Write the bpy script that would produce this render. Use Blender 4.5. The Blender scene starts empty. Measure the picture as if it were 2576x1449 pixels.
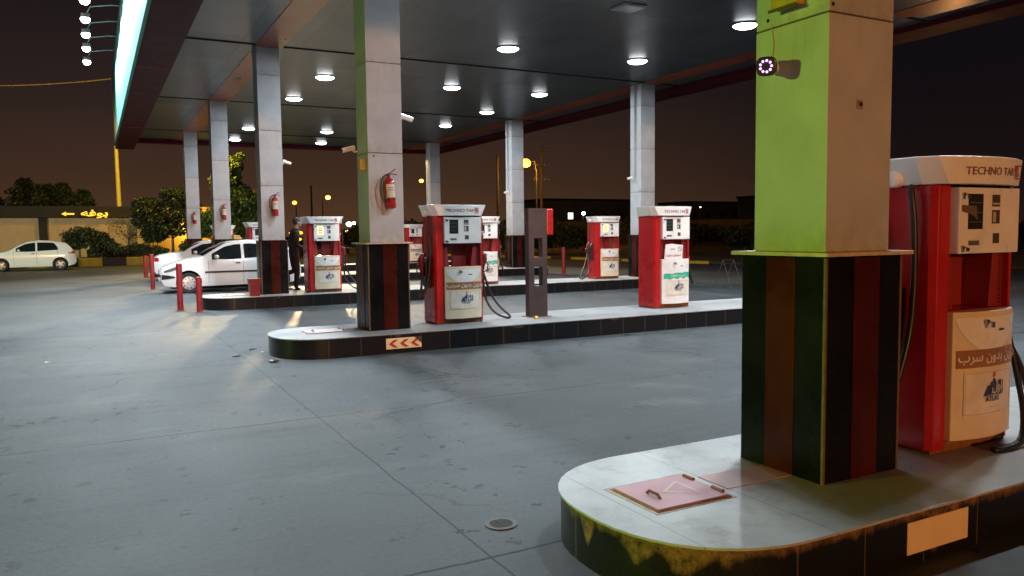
import bpy, bmesh, math, random
from math import sin, cos, pi, radians, sqrt, exp, atan2
from mathutils import Vector, Matrix

random.seed(7)
scene = bpy.context.scene
COL = scene.collection

# ------------------------------------------------------------------ camera
cd = bpy.data.cameras.new('camera')
cam = bpy.data.objects.new('camera', cd)
COL.objects.link(cam)
F = Vector((0.46710831, 0.88134234, -0.07103179))
R = Vector((0.88312837, -0.46898841, -0.01158269))
U = Vector((0.0435214, 0.05731982, 0.9974068))
mw = Matrix((R, U, -F)).transposed().to_4x4()
mw.translation = Vector((0, 0, 1.6))
cam.matrix_world = mw
cd.sensor_width = 36
cd.lens = 1978.8 / 2576 * 36
cd.clip_start = 0.05
cd.clip_end = 3000
scene.camera = cam

# ------------------------------------------------------------------ exposure
scene.view_settings.view_transform = 'Standard'
scene.view_settings.look = 'None'
scene.view_settings.gamma = 1
scene.view_settings.exposure = 0
scene.cycles.max_bounces = 8
scene.cycles.sample_clamp_indirect = 4

# ------------------------------------------------------------------ night sky with the town's glow on the horizon
world = bpy.data.worlds.new('World')
scene.world = world
world.use_nodes = True
nt = world.node_tree
nt.nodes.clear()
n_out = nt.nodes.new('ShaderNodeOutputWorld')
n_bg = nt.nodes.new('ShaderNodeBackground')
n_tc = nt.nodes.new('ShaderNodeTexCoord')
n_sep = nt.nodes.new('ShaderNodeSeparateXYZ')
nt.links.new(n_tc.outputs['Generated'], n_sep.inputs[0])
n_r1 = nt.nodes.new('ShaderNodeValToRGB')      # towards the glow
n_r2 = nt.nodes.new('ShaderNodeValToRGB')      # away from it
def ramp(r, stops):
    el = r.color_ramp.elements
    while len(el) > 1: el.remove(el[-1])
    el[0].position, el[0].color = stops[0][0], (*stops[0][1], 1)
    for p, c in stops[1:]:
        e = el.new(p); e.color = (*c, 1)
ramp(n_r1, [(0.0, (.085, .040, .020)), (.06, (.054, .027, .015)), (.16, (.026, .0155, .0135)), (.3, (.0095, .0078, .0095)), (.5, (.0065, .0068, .0105))])
ramp(n_r2, [(0.0, (.018, .0085, .006)), (.05, (.011, .006, .0055)), (.15, (.0058, .0042, .0052)), (.4, (.0035, .0035, .0062))])
nt.links.new(n_sep.outputs[2], n_r1.inputs[0])
nt.links.new(n_sep.outputs[2], n_r2.inputs[0])
n_dot = nt.nodes.new('ShaderNodeVectorMath'); n_dot.operation = 'DOT_PRODUCT'
nt.links.new(n_tc.outputs['Generated'], n_dot.inputs[0])
n_dot.inputs[1].default_value = (0.17, 0.985, 0)
n_mr = nt.nodes.new('ShaderNodeMapRange')
n_mr.inputs[1].default_value = .72; n_mr.inputs[2].default_value = .985
nt.links.new(n_dot.outputs['Value'], n_mr.inputs[0])
n_mix = nt.nodes.new('ShaderNodeMix'); n_mix.data_type = 'RGBA'
nt.links.new(n_mr.outputs[0], n_mix.inputs[0])
nt.links.new(n_r2.outputs[0], n_mix.inputs[6])
nt.links.new(n_r1.outputs[0], n_mix.inputs[7])
nt.links.new(n_mix.outputs[2], n_bg.inputs[0])
nt.links.new(n_bg.outputs[0], n_out.inputs[0])

# ------------------------------------------------------------------ lights
def lamp(name, kind, loc, power, color, size=.3, target=None, spot=160, blend=.6, parent=None):
    l = bpy.data.lights.new(name, kind)
    l.energy = power; l.color = color
    if kind == 'AREA':
        l.shape = 'DISK'; l.size = size
    else:
        l.shadow_soft_size = size
    if kind == 'SPOT':
        l.spot_size = radians(spot); l.spot_blend = blend
    o = bpy.data.objects.new(name, l)
    COL.objects.link(o)
    o.location = loc
    if target is not None:
        d = Vector(target) - Vector(loc)
        o.rotation_euler = d.to_track_quat('-Z', 'Y').to_euler()
    if parent: o.parent = parent
    return o
# street and yard lamps that stand out of the frame or behind the canopy
lamp('green_yard_light', 'SPOT', (-58, 13, 5.0), 74000, (.60, 1, .07), .35, (3.3, 0, 3.0), 24, .9)
lamp('pale_yard_light', 'SPOT', (-26, 20, 6.5), 30000, (.86, 1, .72), .35, (-5, 45, 0), 42, .8)
lamp('sodium_street_light', 'SPOT', (-4, -44, 7.5), 38000, (1, .41, .13), .3, (4, 3, 1), 60, .3)
lamp('warm_yard_light', 'SPOT', (12.5, 49, 7.9), 34000, (1, .74, .40), .35, (3, 10, 0), 70, .4)
lamp('yellow_yard_light', 'POINT', (6.5, 51, 8.6), 3500, (1, .62, .07), .25)
lamp('sodium_low_light', 'SPOT', (24, 15.6, 2.0), 150, (1, .46, .15), .25, (14.5, 9.5, 5.7), 80, .6)
lamp('wall_light', 'POINT', (5.6, 54.6, 2.2), 330, (1, .62, .05), .1)

# ------------------------------------------------------------------ materials
MATS = {}
def nodes_of(name):
    m = bpy.data.materials.new(name); m.use_nodes = True
    return m, m.node_tree, m.node_tree.nodes['Principled BSDF']
def N(t, kind, **kw):
    n = t.nodes.new(kind)
    for k, v in kw.items():
        if k.startswith('i_'):
            key = k[2:].replace('_', ' ')
            n.inputs[key].default_value = v
        else: setattr(n, k, v)
    return n
def math_n(t, op, a, b=None, c=None):
    n = t.nodes.new('ShaderNodeMath'); n.operation = op
    for i, v in enumerate((a, b, c)):
        if v is None: continue
        if isinstance(v, (int, float)): n.inputs[i].default_value = v
        else: t.links.new(v, n.inputs[i])
    return n.outputs[0]
def mixc(t, f, a, b):
    n = t.nodes.new('ShaderNodeMix'); n.data_type = 'RGBA'
    for s, v in ((0, f), (6, a), (7, b)):
        if isinstance(v, (int, float)): n.inputs[s].default_value = v
        elif isinstance(v, tuple): n.inputs[s].default_value = (*v, 1)
        else: t.links.new(v, n.inputs[s])
    return n.outputs[2]
def noise(t, scale, detail=4, rough=.55, coord='Object', stretch=None):
    tc = t.nodes.new('ShaderNodeTexCoord')
    n = t.nodes.new('ShaderNodeTexNoise')
    n.inputs['Scale'].default_value = scale; n.inputs['Detail'].default_value = detail; n.inputs['Roughness'].default_value = rough
    if stretch:
        mp = t.nodes.new('ShaderNodeMapping'); mp.inputs['Scale'].default_value = stretch
        t.links.new(tc.outputs[coord], mp.inputs[0]); t.links.new(mp.outputs[0], n.inputs['Vector'])
    else: t.links.new(tc.outputs[coord], n.inputs['Vector'])
    return n.outputs[0]
def rampf(t, f, a, b):
    n = t.nodes.new('ShaderNodeMapRange'); n.inputs[1].default_value = a; n.inputs[2].default_value = b
    t.links.new(f, n.inputs[0]); return n.outputs[0]
def mat(name, color, rough=.5, metal=0, var=.12, scale=6, dirt=None, bump=0, spec=None, coat=0, emit=None, strength=0, alpha=None, stretch=None):
    if name in MATS: return MATS[name]
    m, t, b = nodes_of(name)
    f = noise(t, scale, 5, .6, stretch=stretch)
    f = rampf(t, f, .3, .7)
    dark = tuple(c * (1 - var) for c in color); lite = tuple(min(1, c * (1 + var)) for c in color)
    c = mixc(t, f, dark, lite)
    if dirt:
        g = rampf(t, noise(t, scale * 2.7, 6, .7), dirt[1], dirt[1] + .12)
        c = mixc(t, g, c, dirt[0])
    t.links.new(c, b.inputs['Base Color'])
    rr = rampf(t, f, 0, 1)
    b.inputs['Roughness'].default_value = rough
    r2 = math_n(t, 'MULTIPLY_ADD', f, .12, rough - .06)
    t.links.new(r2, b.inputs['Roughness'])
    b.inputs['Metallic'].default_value = metal
    if spec is not None: b.inputs['Specular IOR Level'].default_value = spec
    if coat: b.inputs['Coat Weight'].default_value = coat; b.inputs['Coat Roughness'].default_value = .08
    if emit:
        b.inputs['Emission Color'].default_value = (*emit, 1); b.inputs['Emission Strength'].default_value = strength
    if bump:
        bn = t.nodes.new('ShaderNodeBump'); bn.inputs['Strength'].default_value = bump; bn.inputs['Distance'].default_value = .01
        t.links.new(noise(t, scale * 6, 6, .7), bn.inputs['Height']); t.links.new(bn.outputs[0], b.inputs['Normal'])
    MATS[name] = m
    return m

def xyz(t, coord='Object'):
    tc = t.nodes.new('ShaderNodeTexCoord'); s = t.nodes.new('ShaderNodeSeparateXYZ')
    t.links.new(tc.outputs[coord], s.inputs[0]); return s.outputs
def line_mask(t, v, period, offset, half):
    """1 on thin lines every period"""
    a = math_n(t, 'SUBTRACT', v, offset)
    a = math_n(t, 'DIVIDE', a, period)
    a = math_n(t, 'FRACT', a)
    a = math_n(t, 'SUBTRACT', a, .5)
    a = math_n(t, 'ABSOLUTE', a)
    a = math_n(t, 'SUBTRACT', .5, a)
    return math_n(t, 'LESS_THAN', a, half / period)

def ground_material():
    m, t, b = nodes_of('concrete yard')
    x, y, z = xyz(t)
    big = rampf(t, noise(t, .22, 4, .6), .3, .7)
    mid = rampf(t, noise(t, 1.1, 6, .65, stretch=(1, .45, 1)), .3, .72)
    fine = rampf(t, noise(t, 28, 5, .7), .3, .7)
    c = mixc(t, big, (.024, .033, .037), (.078, .091, .097))
    c = mixc(t, math_n(t, 'MULTIPLY', mid, .6), c, (.115, .123, .126))
    c = mixc(t, math_n(t, 'MULTIPLY', fine, .22), c, (.048, .055, .060))
    # tyre and wash streaks along the lanes, worn dark patches
    st1 = rampf(t, noise(t, .8, 6, .7, stretch=(.22, 1.5, 1)), .50, .72)
    c = mixc(t, math_n(t, 'MULTIPLY', st1, .6), c, (.034, .040, .045))
    st2 = rampf(t, noise(t, .55, 7, .72, stretch=(.5, 1, 1)), .56, .66)
    c = mixc(t, math_n(t, 'MULTIPLY', st2, .32), c, (.170, .172, .168))
    vo = t.nodes.new('ShaderNodeTexVoronoi'); vo.feature = 'DISTANCE_TO_EDGE'; vo.inputs['Scale'].default_value = .33
    tcv = t.nodes.new('ShaderNodeTexCoord'); wv = t.nodes.new('ShaderNodeTexNoise'); wv.inputs['Scale'].default_value = 1.1; wv.inputs['Detail'].default_value = 8
    t.links.new(tcv.outputs['Object'], wv.inputs['Vector'])
    va = t.nodes.new('ShaderNodeVectorMath'); va.operation = 'MULTIPLY_ADD'; va.inputs[1].default_value = (1.3, 1.3, 0)
    t.links.new(wv.outputs['Color'], va.inputs[0]); t.links.new(tcv.outputs['Object'], va.inputs[2]); t.links.new(va.outputs[0], vo.inputs['Vector'])
    crk = math_n(t, 'MULTIPLY', math_n(t, 'LESS_THAN', vo.outputs['Distance'], .0055), rampf(t, noise(t, .5, 4), .46, .60))
    c = mixc(t, math_n(t, 'MULTIPLY', crk, .65), c, (.018, .020, .021))
    # wobble of the sawn joints
    wob = math_n(t, 'MULTIPLY_ADD', noise(t, 2.2, 3), .05, -.025)
    xw = math_n(t, 'ADD', x, wob); yw = math_n(t, 'ADD', y, math_n(t, 'MULTIPLY', wob, 1.6))
    jx = line_mask(t, xw, 5.0, 1.67, .0055)
    jy = line_mask(t, yw, 3.4, 3.4, .011)
    brk = rampf(t, noise(t, 1.3, 5, .75), .34, .48)
    jy = math_n(t, 'MULTIPLY', jy, brk)
    j = math_n(t, 'MULTIPLY', math_n(t, 'MAXIMUM', jx, jy), .9)
    c = mixc(t, j, c, (.014, .015, .016))
    # oil and gum spots
    s1 = math_n(t, 'MULTIPLY', rampf(t, noise(t, 1.7, 9, .78), .585, .615), rampf(t, noise(t, .45, 3), .45, .55))
    s2 = math_n(t, 'MULTIPLY', rampf(t, noise(t, 5.5, 5, .62), .62, .65), rampf(t, noise(t, .6, 4), .40, .58))
    sp = math_n(t, 'MULTIPLY', math_n(t, 'MAXIMUM', s1, s2), .85)
    c = mixc(t, sp, c, (.016, .019, .019))
    t.links.new(c, b.inputs['Base Color'])
    r = math_n(t, 'MULTIPLY_ADD', mid, .22, .46)
    r = math_n(t, 'MULTIPLY_ADD', fine, .1, r)
    t.links.new(r, b.inputs['Roughness'])
    b.inputs['Specular IOR Level'].default_value = .22
    bn = t.nodes.new('ShaderNodeBump'); bn.inputs['Strength'].default_value = .25; bn.inputs['Distance'].default_value = .01
    h = math_n(t, 'SUBTRACT', math_n(t, 'MULTIPLY', fine, .5), math_n(t, 'MULTIPLY', j, 1.5))
    t.links.new(h, bn.inputs['Height']); t.links.new(bn.outputs[0], b.inputs['Normal'])
    return m

def ceiling_material():
    m, t, b = nodes_of('canopy ceiling panels')
    x, y, z = xyz(t)
    f = rampf(t, noise(t, .8, 4), .3, .7)
    c = mixc(t, f, (.070, .084, .100), (.105, .122, .142))
    jx = line_mask(t, x, 1.22, .55, .009)
    jy = line_mask(t, y, 2.44, .3, .008)
    j = math_n(t, 'MULTIPLY', math_n(t, 'MAXIMUM', jx, jy), .85)
    # panel to panel tone
    px = math_n(t, 'FLOOR', math_n(t, 'DIVIDE', math_n(t, 'SUBTRACT', x, .55), 1.22))
    py = math_n(t, 'FLOOR', math_n(t, 'DIVIDE', math_n(t, 'SUBTRACT', y, .3), 2.44))
    cb = t.nodes.new('ShaderNodeCombineXYZ'); t.links.new(px, cb.inputs[0]); t.links.new(py, cb.inputs[1])
    wn = t.nodes.new('ShaderNodeTexWhiteNoise'); t.links.new(cb.outputs[0], wn.inputs[0])
    c = mixc(t, math_n(t, 'MULTIPLY', wn.outputs[0], .22), c, (.07, .075, .08))
    c = mixc(t, j, c, (.012, .015, .017))
    t.links.new(c, b.inputs['Base Color'])
    b.inputs['Metallic'].default_value = .35
    t.links.new(math_n(t, 'MULTIPLY_ADD', wn.outputs[0], .08, .3), b.inputs['Roughness'])
    return m

def cladding_material():
    """white composite panels of the columns"""
    m, t, b = nodes_of('white column panels')
    f = rampf(t, noise(t, 3, 5), .3, .7)
    c = mixc(t, f, (.37, .385, .40), (.47, .485, .50))
    d = rampf(t, noise(t, 5, 6, .75, stretch=(1, 1, .3)), .62, .78)
    c = mixc(t, math_n(t, 'MULTIPLY', d, .35), c, (.27, .22, .17))
    x, y, z = xyz(t)
    # runs of dirt under the panel joints and splash above the ledge
    zz = math_n(t, 'FRACT', math_n(t, 'DIVIDE', math_n(t, 'SUBTRACT', z, HB - HI), 1.22))
    run = math_n(t, 'MULTIPLY', rampf(t, zz, .55, 1.0), rampf(t, noise(t, 16, 5, .7, stretch=(1, 1, .06)), .52, .72))
    c = mixc(t, math_n(t, 'MULTIPLY', run, .35), c, (.24, .19, .13))
    spl = math_n(t, 'MULTIPLY', rampf(t, zz, .14, .0), rampf(t, noise(t, 11, 6, .75), .40, .65))
    c = mixc(t, math_n(t, 'MULTIPLY', spl, .5), c, (.20, .16, .11))
    t.links.new(c, b.inputs['Base Color'])
    t.links.new(math_n(t, 'MULTIPLY_ADD', f, .12, .36), b.inputs['Roughness'])
    b.inputs['Specular IOR Level'].default_value = .35
    return m

def granite_material(name, c0, c1, joint=None, rough=.22):
    m, t, b = nodes_of(name)
    f = rampf(t, noise(t, 90, 3, .8), .35, .7)
    g = rampf(t, noise(t, 2.4, 5), .35, .7)
    c = mixc(t, f, c0, c1)
    c = mixc(t, math_n(t, 'MULTIPLY', g, .35), c, tuple(v * 1.8 + .004 for v in c1))
    sc = rampf(t, noise(t, 14, 6, .8), .71, .76)
    c = mixc(t, math_n(t, 'MULTIPLY', sc, .4), c, (.22, .19, .15))
    if joint:
        x, y, z = xyz(t)
        s = math_n(t, 'ADD', x, y)
        j = line_mask(t, s, joint, .1, .004)
        c = mixc(t, math_n(t, 'MULTIPLY', j, .6), c, (.16, .13, .1))
    t.links.new(c, b.inputs['Base Color'])
    t.links.new(math_n(t, 'MULTIPLY_ADD', g, .2, rough), b.inputs['Roughness'])
    b.inputs['Specular IOR Level'].default_value = .08
    return m

def kerb_material(name, amount):
    """black granite kerb with old mortar smeared along the top and running down"""
    m, t, b = nodes_of(name)
    x, y, z = xyz(t)
    f = rampf(t, noise(t, 70, 3, .8), .35, .7)
    c = mixc(t, f, (.006, .006, .0065), (.018, .0175, .018))
    s = math_n(t, 'ADD', x, math_n(t, 'MULTIPLY', y, .7))
    j = line_mask(t, s, .42, .1, .004)
    c = mixc(t, math_n(t, 'MULTIPLY', j, .5), c, (.16, .12, .07))
    # drips: height below the top against stretched noise
    n1 = noise(t, 1.6, 3, .6, stretch=(1, 1, .15))
    n2 = noise(t, 9, 5, .75, stretch=(1, 1, .22))
    lim = math_n(t, 'ADD', math_n(t, 'MULTIPLY', rampf(t, n1, .54, .65), .20 * amount), math_n(t, 'MULTIPLY', rampf(t, n2, .48, .85), .055 * amount))
    lim = math_n(t, 'ADD', lim, .034 * amount)
    depth = math_n(t, 'SUBTRACT', .265, z)
    k = rampf(t, math_n(t, 'SUBTRACT', lim, depth), -.018, .022)
    k = math_n(t, 'MULTIPLY', k, rampf(t, noise(t, 14, 7, .85), .34, .60))
    c = mixc(t, math_n(t, 'MULTIPLY', k, .8), c, (.33, .185, .075))
    t.links.new(c, b.inputs['Base Color'])
    t.links.new(math_n(t, 'MULTIPLY_ADD', k, .5, .3), b.inputs['Roughness'])
    b.inputs['Specular IOR Level'].default_value = .22
    return m

def marble_top_material():
    m, t, b = nodes_of('white marble tiles')
    x, y, z = xyz(t)
    f = rampf(t, noise(t, 2.2, 6, .7), .3, .7)
    c = mixc(t, f, (.33, .36, .365), (.52, .55, .55))
    g = rampf(t, noise(t, 5, 7, .8), .52, .70)
    c = mixc(t, math_n(t, 'MULTIPLY', g, .65), c, (.27, .25, .21))
    jx = line_mask(t, x, .62, .36, .004)
    jy = line_mask(t, y, 7.62, 3.36, .004)
    jy2 = line_mask(t, y, 7.62, 2.80, .004)
    j = math_n(t, 'MAXIMUM', jx, math_n(t, 'MAXIMUM', jy, jy2))
    j = math_n(t, 'MULTIPLY', j, rampf(t, noise(t, 3, 4), .3, .55))
    c = mixc(t, math_n(t, 'MULTIPLY', j, .7), c, (.14, .12, .10))
    px = math_n(t, 'FLOOR', math_n(t, 'DIVIDE', math_n(t, 'SUBTRACT', x, .36), .62))
    wn = t.nodes.new('ShaderNodeTexWhiteNoise'); wn.noise_dimensions = '1D'; t.links.new(px, wn.inputs['W'])
    c = mixc(t, math_n(t, 'MULTIPLY', wn.outputs[0], .25), c, (.40, .41, .40))
    # shade beyond the column, painted into the marble colour
    w = math_n(t, 'MULTIPLY', rampf(t, x, 3.4, 4.2), .55)
    c = mixc(t, w, c, (.24, .24, .235))
    t.links.new(c, b.inputs['Base Color'])
    t.links.new(math_n(t, 'MULTIPLY_ADD', g, .2, .36), b.inputs['Roughness'])
    b.inputs['Specular IOR Level'].default_value = .35
    return m

def banner_material():
    m, t, b = nodes_of('printed banner')
    w = N(t, 'ShaderNodeTexWave', i_Scale=.35, i_Distortion=6.0, i_Detail=3.0)
    tc = t.nodes.new('ShaderNodeTexCoord'); t.links.new(tc.outputs['Object'], w.inputs['Vector'])
    f = rampf(t, w.outputs[1], .55, .75)
    c = mixc(t, f, (.10, .40, .36), (.70, .80, .78))
    t.links.new(c, b.inputs['Base Color']); b.inputs['Roughness'].default_value = .45
    return m

def wall_material(name, a, bcol, block=None):
    m, t, b = nodes_of(name)
    f = rampf(t, noise(t, .9, 6, .65), .3, .7)
    c = mixc(t, f, a, bcol)
    s = rampf(t, noise(t, 1.4, 5, .7, stretch=(1, 1, .2)), .58, .75)
    c = mixc(t, math_n(t, 'MULTIPLY', s, .35), c, tuple(v * .45 for v in a))
    t.links.new(c, b.inputs['Base Color']); b.inputs['Roughness'].default_value = .85
    return m

def foliage_material(name, a, bcol):
    m, t, b = nodes_of(name)
    gi = t.nodes.new('ShaderNodeNewGeometry')
    f = noise(t, 1.6, 3)
    r = math_n(t, 'MULTIPLY_ADD', gi.outputs['Random Per Island'], .7, math_n(t, 'MULTIPLY', f, .4))
    t.links.new(mixc(t, r, a, bcol), b.inputs['Base Color']); b.inputs['Roughness'].default_value = .55
    return m

def glow(name, color, strength):
    if name in MATS: return MATS[name]
    m, t, b = nodes_of(name)
    f = math_n(t, 'MULTIPLY_ADD', noise(t, 5, 2), .1 * strength, .95 * strength)
    b.inputs['Base Color'].default_value = (*color, 1)
    b.inputs['Emission Color'].default_value = (*color, 1)
    t.links.new(f, b.inputs['Emission Strength'])
    MATS[name] = m
    return m

HI, HB = .265, 1.476
GROUND = ground_material(); CEIL = ceiling_material(); CLAD = cladding_material()
BLACKG = granite_material('black granite', (.003, .003, .0035), (.009, .0088, .0095))
REDG = granite_material('red granite', (.032, .005, .003), (.060, .010, .006))
KERB1 = kerb_material('stained kerb granite', 1.0); KERB2 = kerb_material('kerb granite', .18)
MARBLE = marble_top_material(); BANNER = banner_material()
GRAYTOP = wall_material('worn island concrete', (.20, .21, .215), (.38, .39, .39))
PINK = granite_material('pink granite', (.46, .29, .28), (.56, .38, .36), rough=.3)
PUTTY = mat('ochre putty', (.13, .085, .04), .8, var=.3, scale=14)
CAPM = mat('stone ledge', (.50, .40, .27), .55, var=.25, scale=12, dirt=((.15, .10, .05), .62))
RED = mat('red pump paint', (.42, .012, .014), .30, var=.10, scale=3, dirt=((.22, .02, .015), .70), coat=.15)
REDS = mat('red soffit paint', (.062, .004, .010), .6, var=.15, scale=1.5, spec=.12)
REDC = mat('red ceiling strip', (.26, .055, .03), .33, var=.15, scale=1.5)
WHITE = mat('white pump enamel', (.80, .78, .75), .30, var=.07, scale=4, dirt=((.40, .32, .24), .72))
CREAM = mat('cream pump door', (.72, .61, .42), .38, var=.08, scale=4, dirt=((.38, .28, .18), .70))
BROWN = mat('brown band', (.30, .135, .045), .45, var=.1, scale=8)
GREEN = mat('green band', (.03, .42, .25), .45, var=.12, scale=8, dirt=((.65, .63, .6), .70))
GREY = mat('grey lettering', (.22, .20, .20), .5)
LETRED = mat('faded red lettering', (.38, .05, .05), .5)
BLUE = mat('navy print', (.03, .035, .14), .5)
FLAME = mat('orange flame print', (.55, .10, .03), .5)
WLET = mat('white lettering', (.72, .70, .66), .5)
GLASS = mat('dark display glass', (.025, .03, .03), .12, var=.3, scale=10)
KEYS = mat('keypad', (.07, .06, .055), .4, var=.5, scale=60)
CHROME = mat('chrome key', (.45, .44, .42), .22, metal=.9)
RUBBER = mat('black rubber hose', (.014, .014, .015), .42)
BLACKP = mat('black plastic', (.02, .02, .022), .4)
NOZ = mat('dark red nozzle grip', (.16, .016, .02), .4)
SIL = mat('worn aluminium', (.42, .41, .40), .35, metal=.7)
RUST = mat('rusty base steel', (.22, .09, .03), .7, var=.4, scale=18)
BROWNM = mat('brown painted steel', (.085, .050, .043), .42, var=.12, scale=4)
REDBOX = mat('bright red plastic', (.55, .02, .02), .3)
EXTR = mat('extinguisher red', (.38, .015, .018), .3, var=.08)
LABELM = mat('paper label', (.62, .58, .45), .6, dirt=((.3, .26, .18), .66))
BOLL = mat('red bollard paint', (.24, .014, .018), .4, var=.18, scale=7, dirt=((.18, .03, .03), .68))
CARW = mat('white car paint', (.80, .81, .80), .22, var=.02, coat=.6)
CARG = mat('car window glass', (.012, .016, .016), .06, var=.1)
CARB = mat('black car trim', (.02, .02, .022), .5)
TYRE = mat('tyre rubber', (.016, .016, .016), .75)
RIM = mat('silver wheel cover', (.50, .50, .50), .3, metal=.5)
TAIL = mat('red tail lamp', (.40, .01, .015), .15, coat=.4)
HEADL = mat('headlamp glass', (.30, .33, .33), .08, metal=.6, coat=.5)
YELLOW = mat('yellow kerb paint', (.50, .40, .03), .65, var=.2, scale=4, dirt=((.2, .16, .05), .66))
BLACKK = mat('black kerb paint', (.022, .022, .024), .65, var=.3, scale=4)
WALLW = wall_material('beige wall render', (.34, .23, .13), (.44, .31, .18))
PARAP = wall_material('dark parapet', (.010, .008, .007), (.017, .012, .010))
SOIL = wall_material('planting soil', (.05, .04, .028), (.08, .06, .04))
LEAFD = foliage_material('dark foliage', (.016, .026, .010), (.035, .055, .018))
LEAFY = foliage_material('green foliage', (.04, .075, .018), (.11, .15, .03))
BARK = mat('bark', (.13, .095, .065), .85, var=.3, scale=12)
POLEM = mat('weathered pole', (.075, .06, .045), .8, var=.2, scale=5)
YPOLE = mat('yellow mast paint', (.62, .47, .05), .5, var=.08)
CLOTH = mat('dark jacket', (.006, .006, .007), .8, var=.2)
TROUS = mat('dark trousers', (.022, .021, .024), .85, var=.2)
SKIN = mat('skin', (.34, .19, .13), .55)
HAIR = mat('black hair', (.012, .010, .009), .6)
LENS = glow('lit lamp glass', (.93, .97, 1.0), 14)
LENSOFF = mat('unlit lamp glass', (.42, .46, .44), .2)
HOUS = mat('lamp housing', (.30, .31, .32), .4)
YBOX = mat('yellow box paint', (.42, .27, .03), .5, var=.15, scale=6, dirt=((.12, .07, .02), .62))
STICK = mat('reflective beige sheet', (.85, .66, .38), .35, var=.06)
STICKR = mat('red chevron film', (.50, .035, .015), .35)
DARKH = mat('dark hole', (.006, .006, .006), .9)
IRON = mat('cast iron', (.07, .068, .065), .55, var=.3, scale=20, metal=.4)

# ------------------------------------------------------------------ mesh helpers
class MB:
    def __init__(s): s.v = []; s.f = []
    def add(s, vs, fs):
        n = len(s.v); s.v += [tuple(v) for v in vs]; s.f += [tuple(i + n for i in f) for f in fs]; return s
    def box(s, x0, x1, y0, y1, z0, z1):
        return s.add([(x0, y0, z0), (x1, y0, z0), (x1, y1, z0), (x0, y1, z0), (x0, y0, z1), (x1, y0, z1), (x1, y1, z1), (x0, y1, z1)],
                     [(0, 3, 2, 1), (4, 5, 6, 7), (0, 1, 5, 4), (1, 2, 6, 5), (2, 3, 7, 6), (3, 0, 4, 7)])
    def prism(s, poly, a, b, axis='z', poly2=None):
        """poly: 2-D outline (counter-clockwise), extruded from a to b; poly2 optional end outline"""
        q = poly2 or poly; n = len(poly)
        def P(p, h):
            if axis == 'z': return (p[0], p[1], h)
            if axis == 'y': return (p[0], h, p[1])
            return (h, p[0], p[1])
        vs = [P(p, a) for p in poly] + [P(p, b) for p in q]
        fs = [tuple(range(n))[::-1], tuple(range(n, 2 * n))] + [(i, (i + 1) % n, (i + 1) % n + n, i + n) for i in range(n)]
        return s.add(vs, fs)
    def tube(s, path, r, n=8, caps=True):
        path = [Vector(p) for p in path]; rs = r if isinstance(r, (list, tuple)) else [r] * len(path)
        vs = []; fs = []; up = Vector((0, 0, 1)); prev = None
        for i, p in enumerate(path):
            d = (path[min(i + 1, len(path) - 1)] - path[max(i - 1, 0)]).normalized()
            if prev is None:
                a = d.cross(up if abs(d.z) < .9 else Vector((1, 0, 0))).normalized()
            else:
                a = (prev - d * prev.dot(d)).normalized()
            prev = a; b = d.cross(a)
            for k in range(n):
                t = 2 * pi * k / n; vs.append(p + (a * cos(t) + b * sin(t)) * rs[i])
        for i in range(len(path) - 1):
            for k in range(n):
                k2 = (k + 1) % n
                fs.append((i * n + k, i * n + k2, (i + 1) * n + k2, (i + 1) * n + k))
        if caps:
            fs.append(tuple(range(n))[::-1]); fs.append(tuple(range((len(path) - 1) * n, len(path) * n)))
        return s.add(vs, fs)
    def lathe(s, prof, c=(0, 0, 0), n=20, axis='z'):
        vs = []; fs = []
        for r, h in prof:
            for k in range(n):
                t = 2 * pi * k / n
                p = (r * cos(t), r * sin(t), h)
                if axis == 'y': p = (p[0], h, p[1])
                if axis == 'x': p = (h, p[0], p[1])
                vs.append((p[0] + c[0], p[1] + c[1], p[2] + c[2]))
        m = len(prof)
        for i in range(m - 1):
            for k in range(n):
                k2 = (k + 1) % n; fs.append((i * n + k, i * n + k2, (i + 1) * n + k2, (i + 1) * n + k))
        fs.append(tuple(range(n))[::-1]); fs.append(tuple(range((m - 1) * n, m * n)))
        return s.add(vs, fs)
    def grid(s, fn, nu, nv, closed=False):
        vs = [fn(i / nu, j / nv) for i in range(nu + 1) for j in range(nv + 1)]
        fs = [(i * (nv + 1) + j, (i + 1) * (nv + 1) + j, (i + 1) * (nv + 1) + j + 1, i * (nv + 1) + j + 1) for i in range(nu) for j in range(nv)]
        return s.add(vs, fs)
    def sphere(s, c, r, n=10, sc=(1, 1, 1)):
        prof = [(max(.001, r * sin(pi * i / n)), -r * cos(pi * i / n)) for i in range(n + 1)]
        k = len(s.v); s.lathe(prof, (0, 0, 0), n * 2)
        for i in range(k, len(s.v)):
            v = s.v[i]; s.v[i] = (v[0] * sc[0] + c[0], v[1] * sc[1] + c[1], v[2] * sc[2] + c[2])
        return s
    def mesh(s, name, smooth=False):
        me = bpy.data.meshes.new(name); me.from_pydata(s.v, [], s.f); me.validate()
        b = bmesh.new(); b.from_mesh(me); bmesh.ops.recalc_face_normals(b, faces=b.faces); b.to_mesh(me); b.free()
        if smooth:
            for p in me.polygons: p.use_smooth = True
        return me
    def build(s, name, m, parent=None, smooth=False, bevel=0, angle=30):
        me = s.mesh(name, smooth)
        return link(name, me, m, parent, bevel, smooth, angle)
def link(name, me, m, parent=None, bevel=0, smooth=False, angle=30):
    o = bpy.data.objects.new(name, me); COL.objects.link(o)
    if m and not me.materials: me.materials.append(m)
    if parent: o.parent = parent
    if bevel:
        md = o.modifiers.new('bevel', 'BEVEL'); md.width = bevel; md.segments = 2; md.limit_method = 'ANGLE'; md.angle_limit = radians(40)
    if smooth:
        for p in me.polygons: p.use_smooth = True
        try:
            me.set_sharp_from_angle(angle=radians(angle))
        except Exception: pass
    return o
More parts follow.
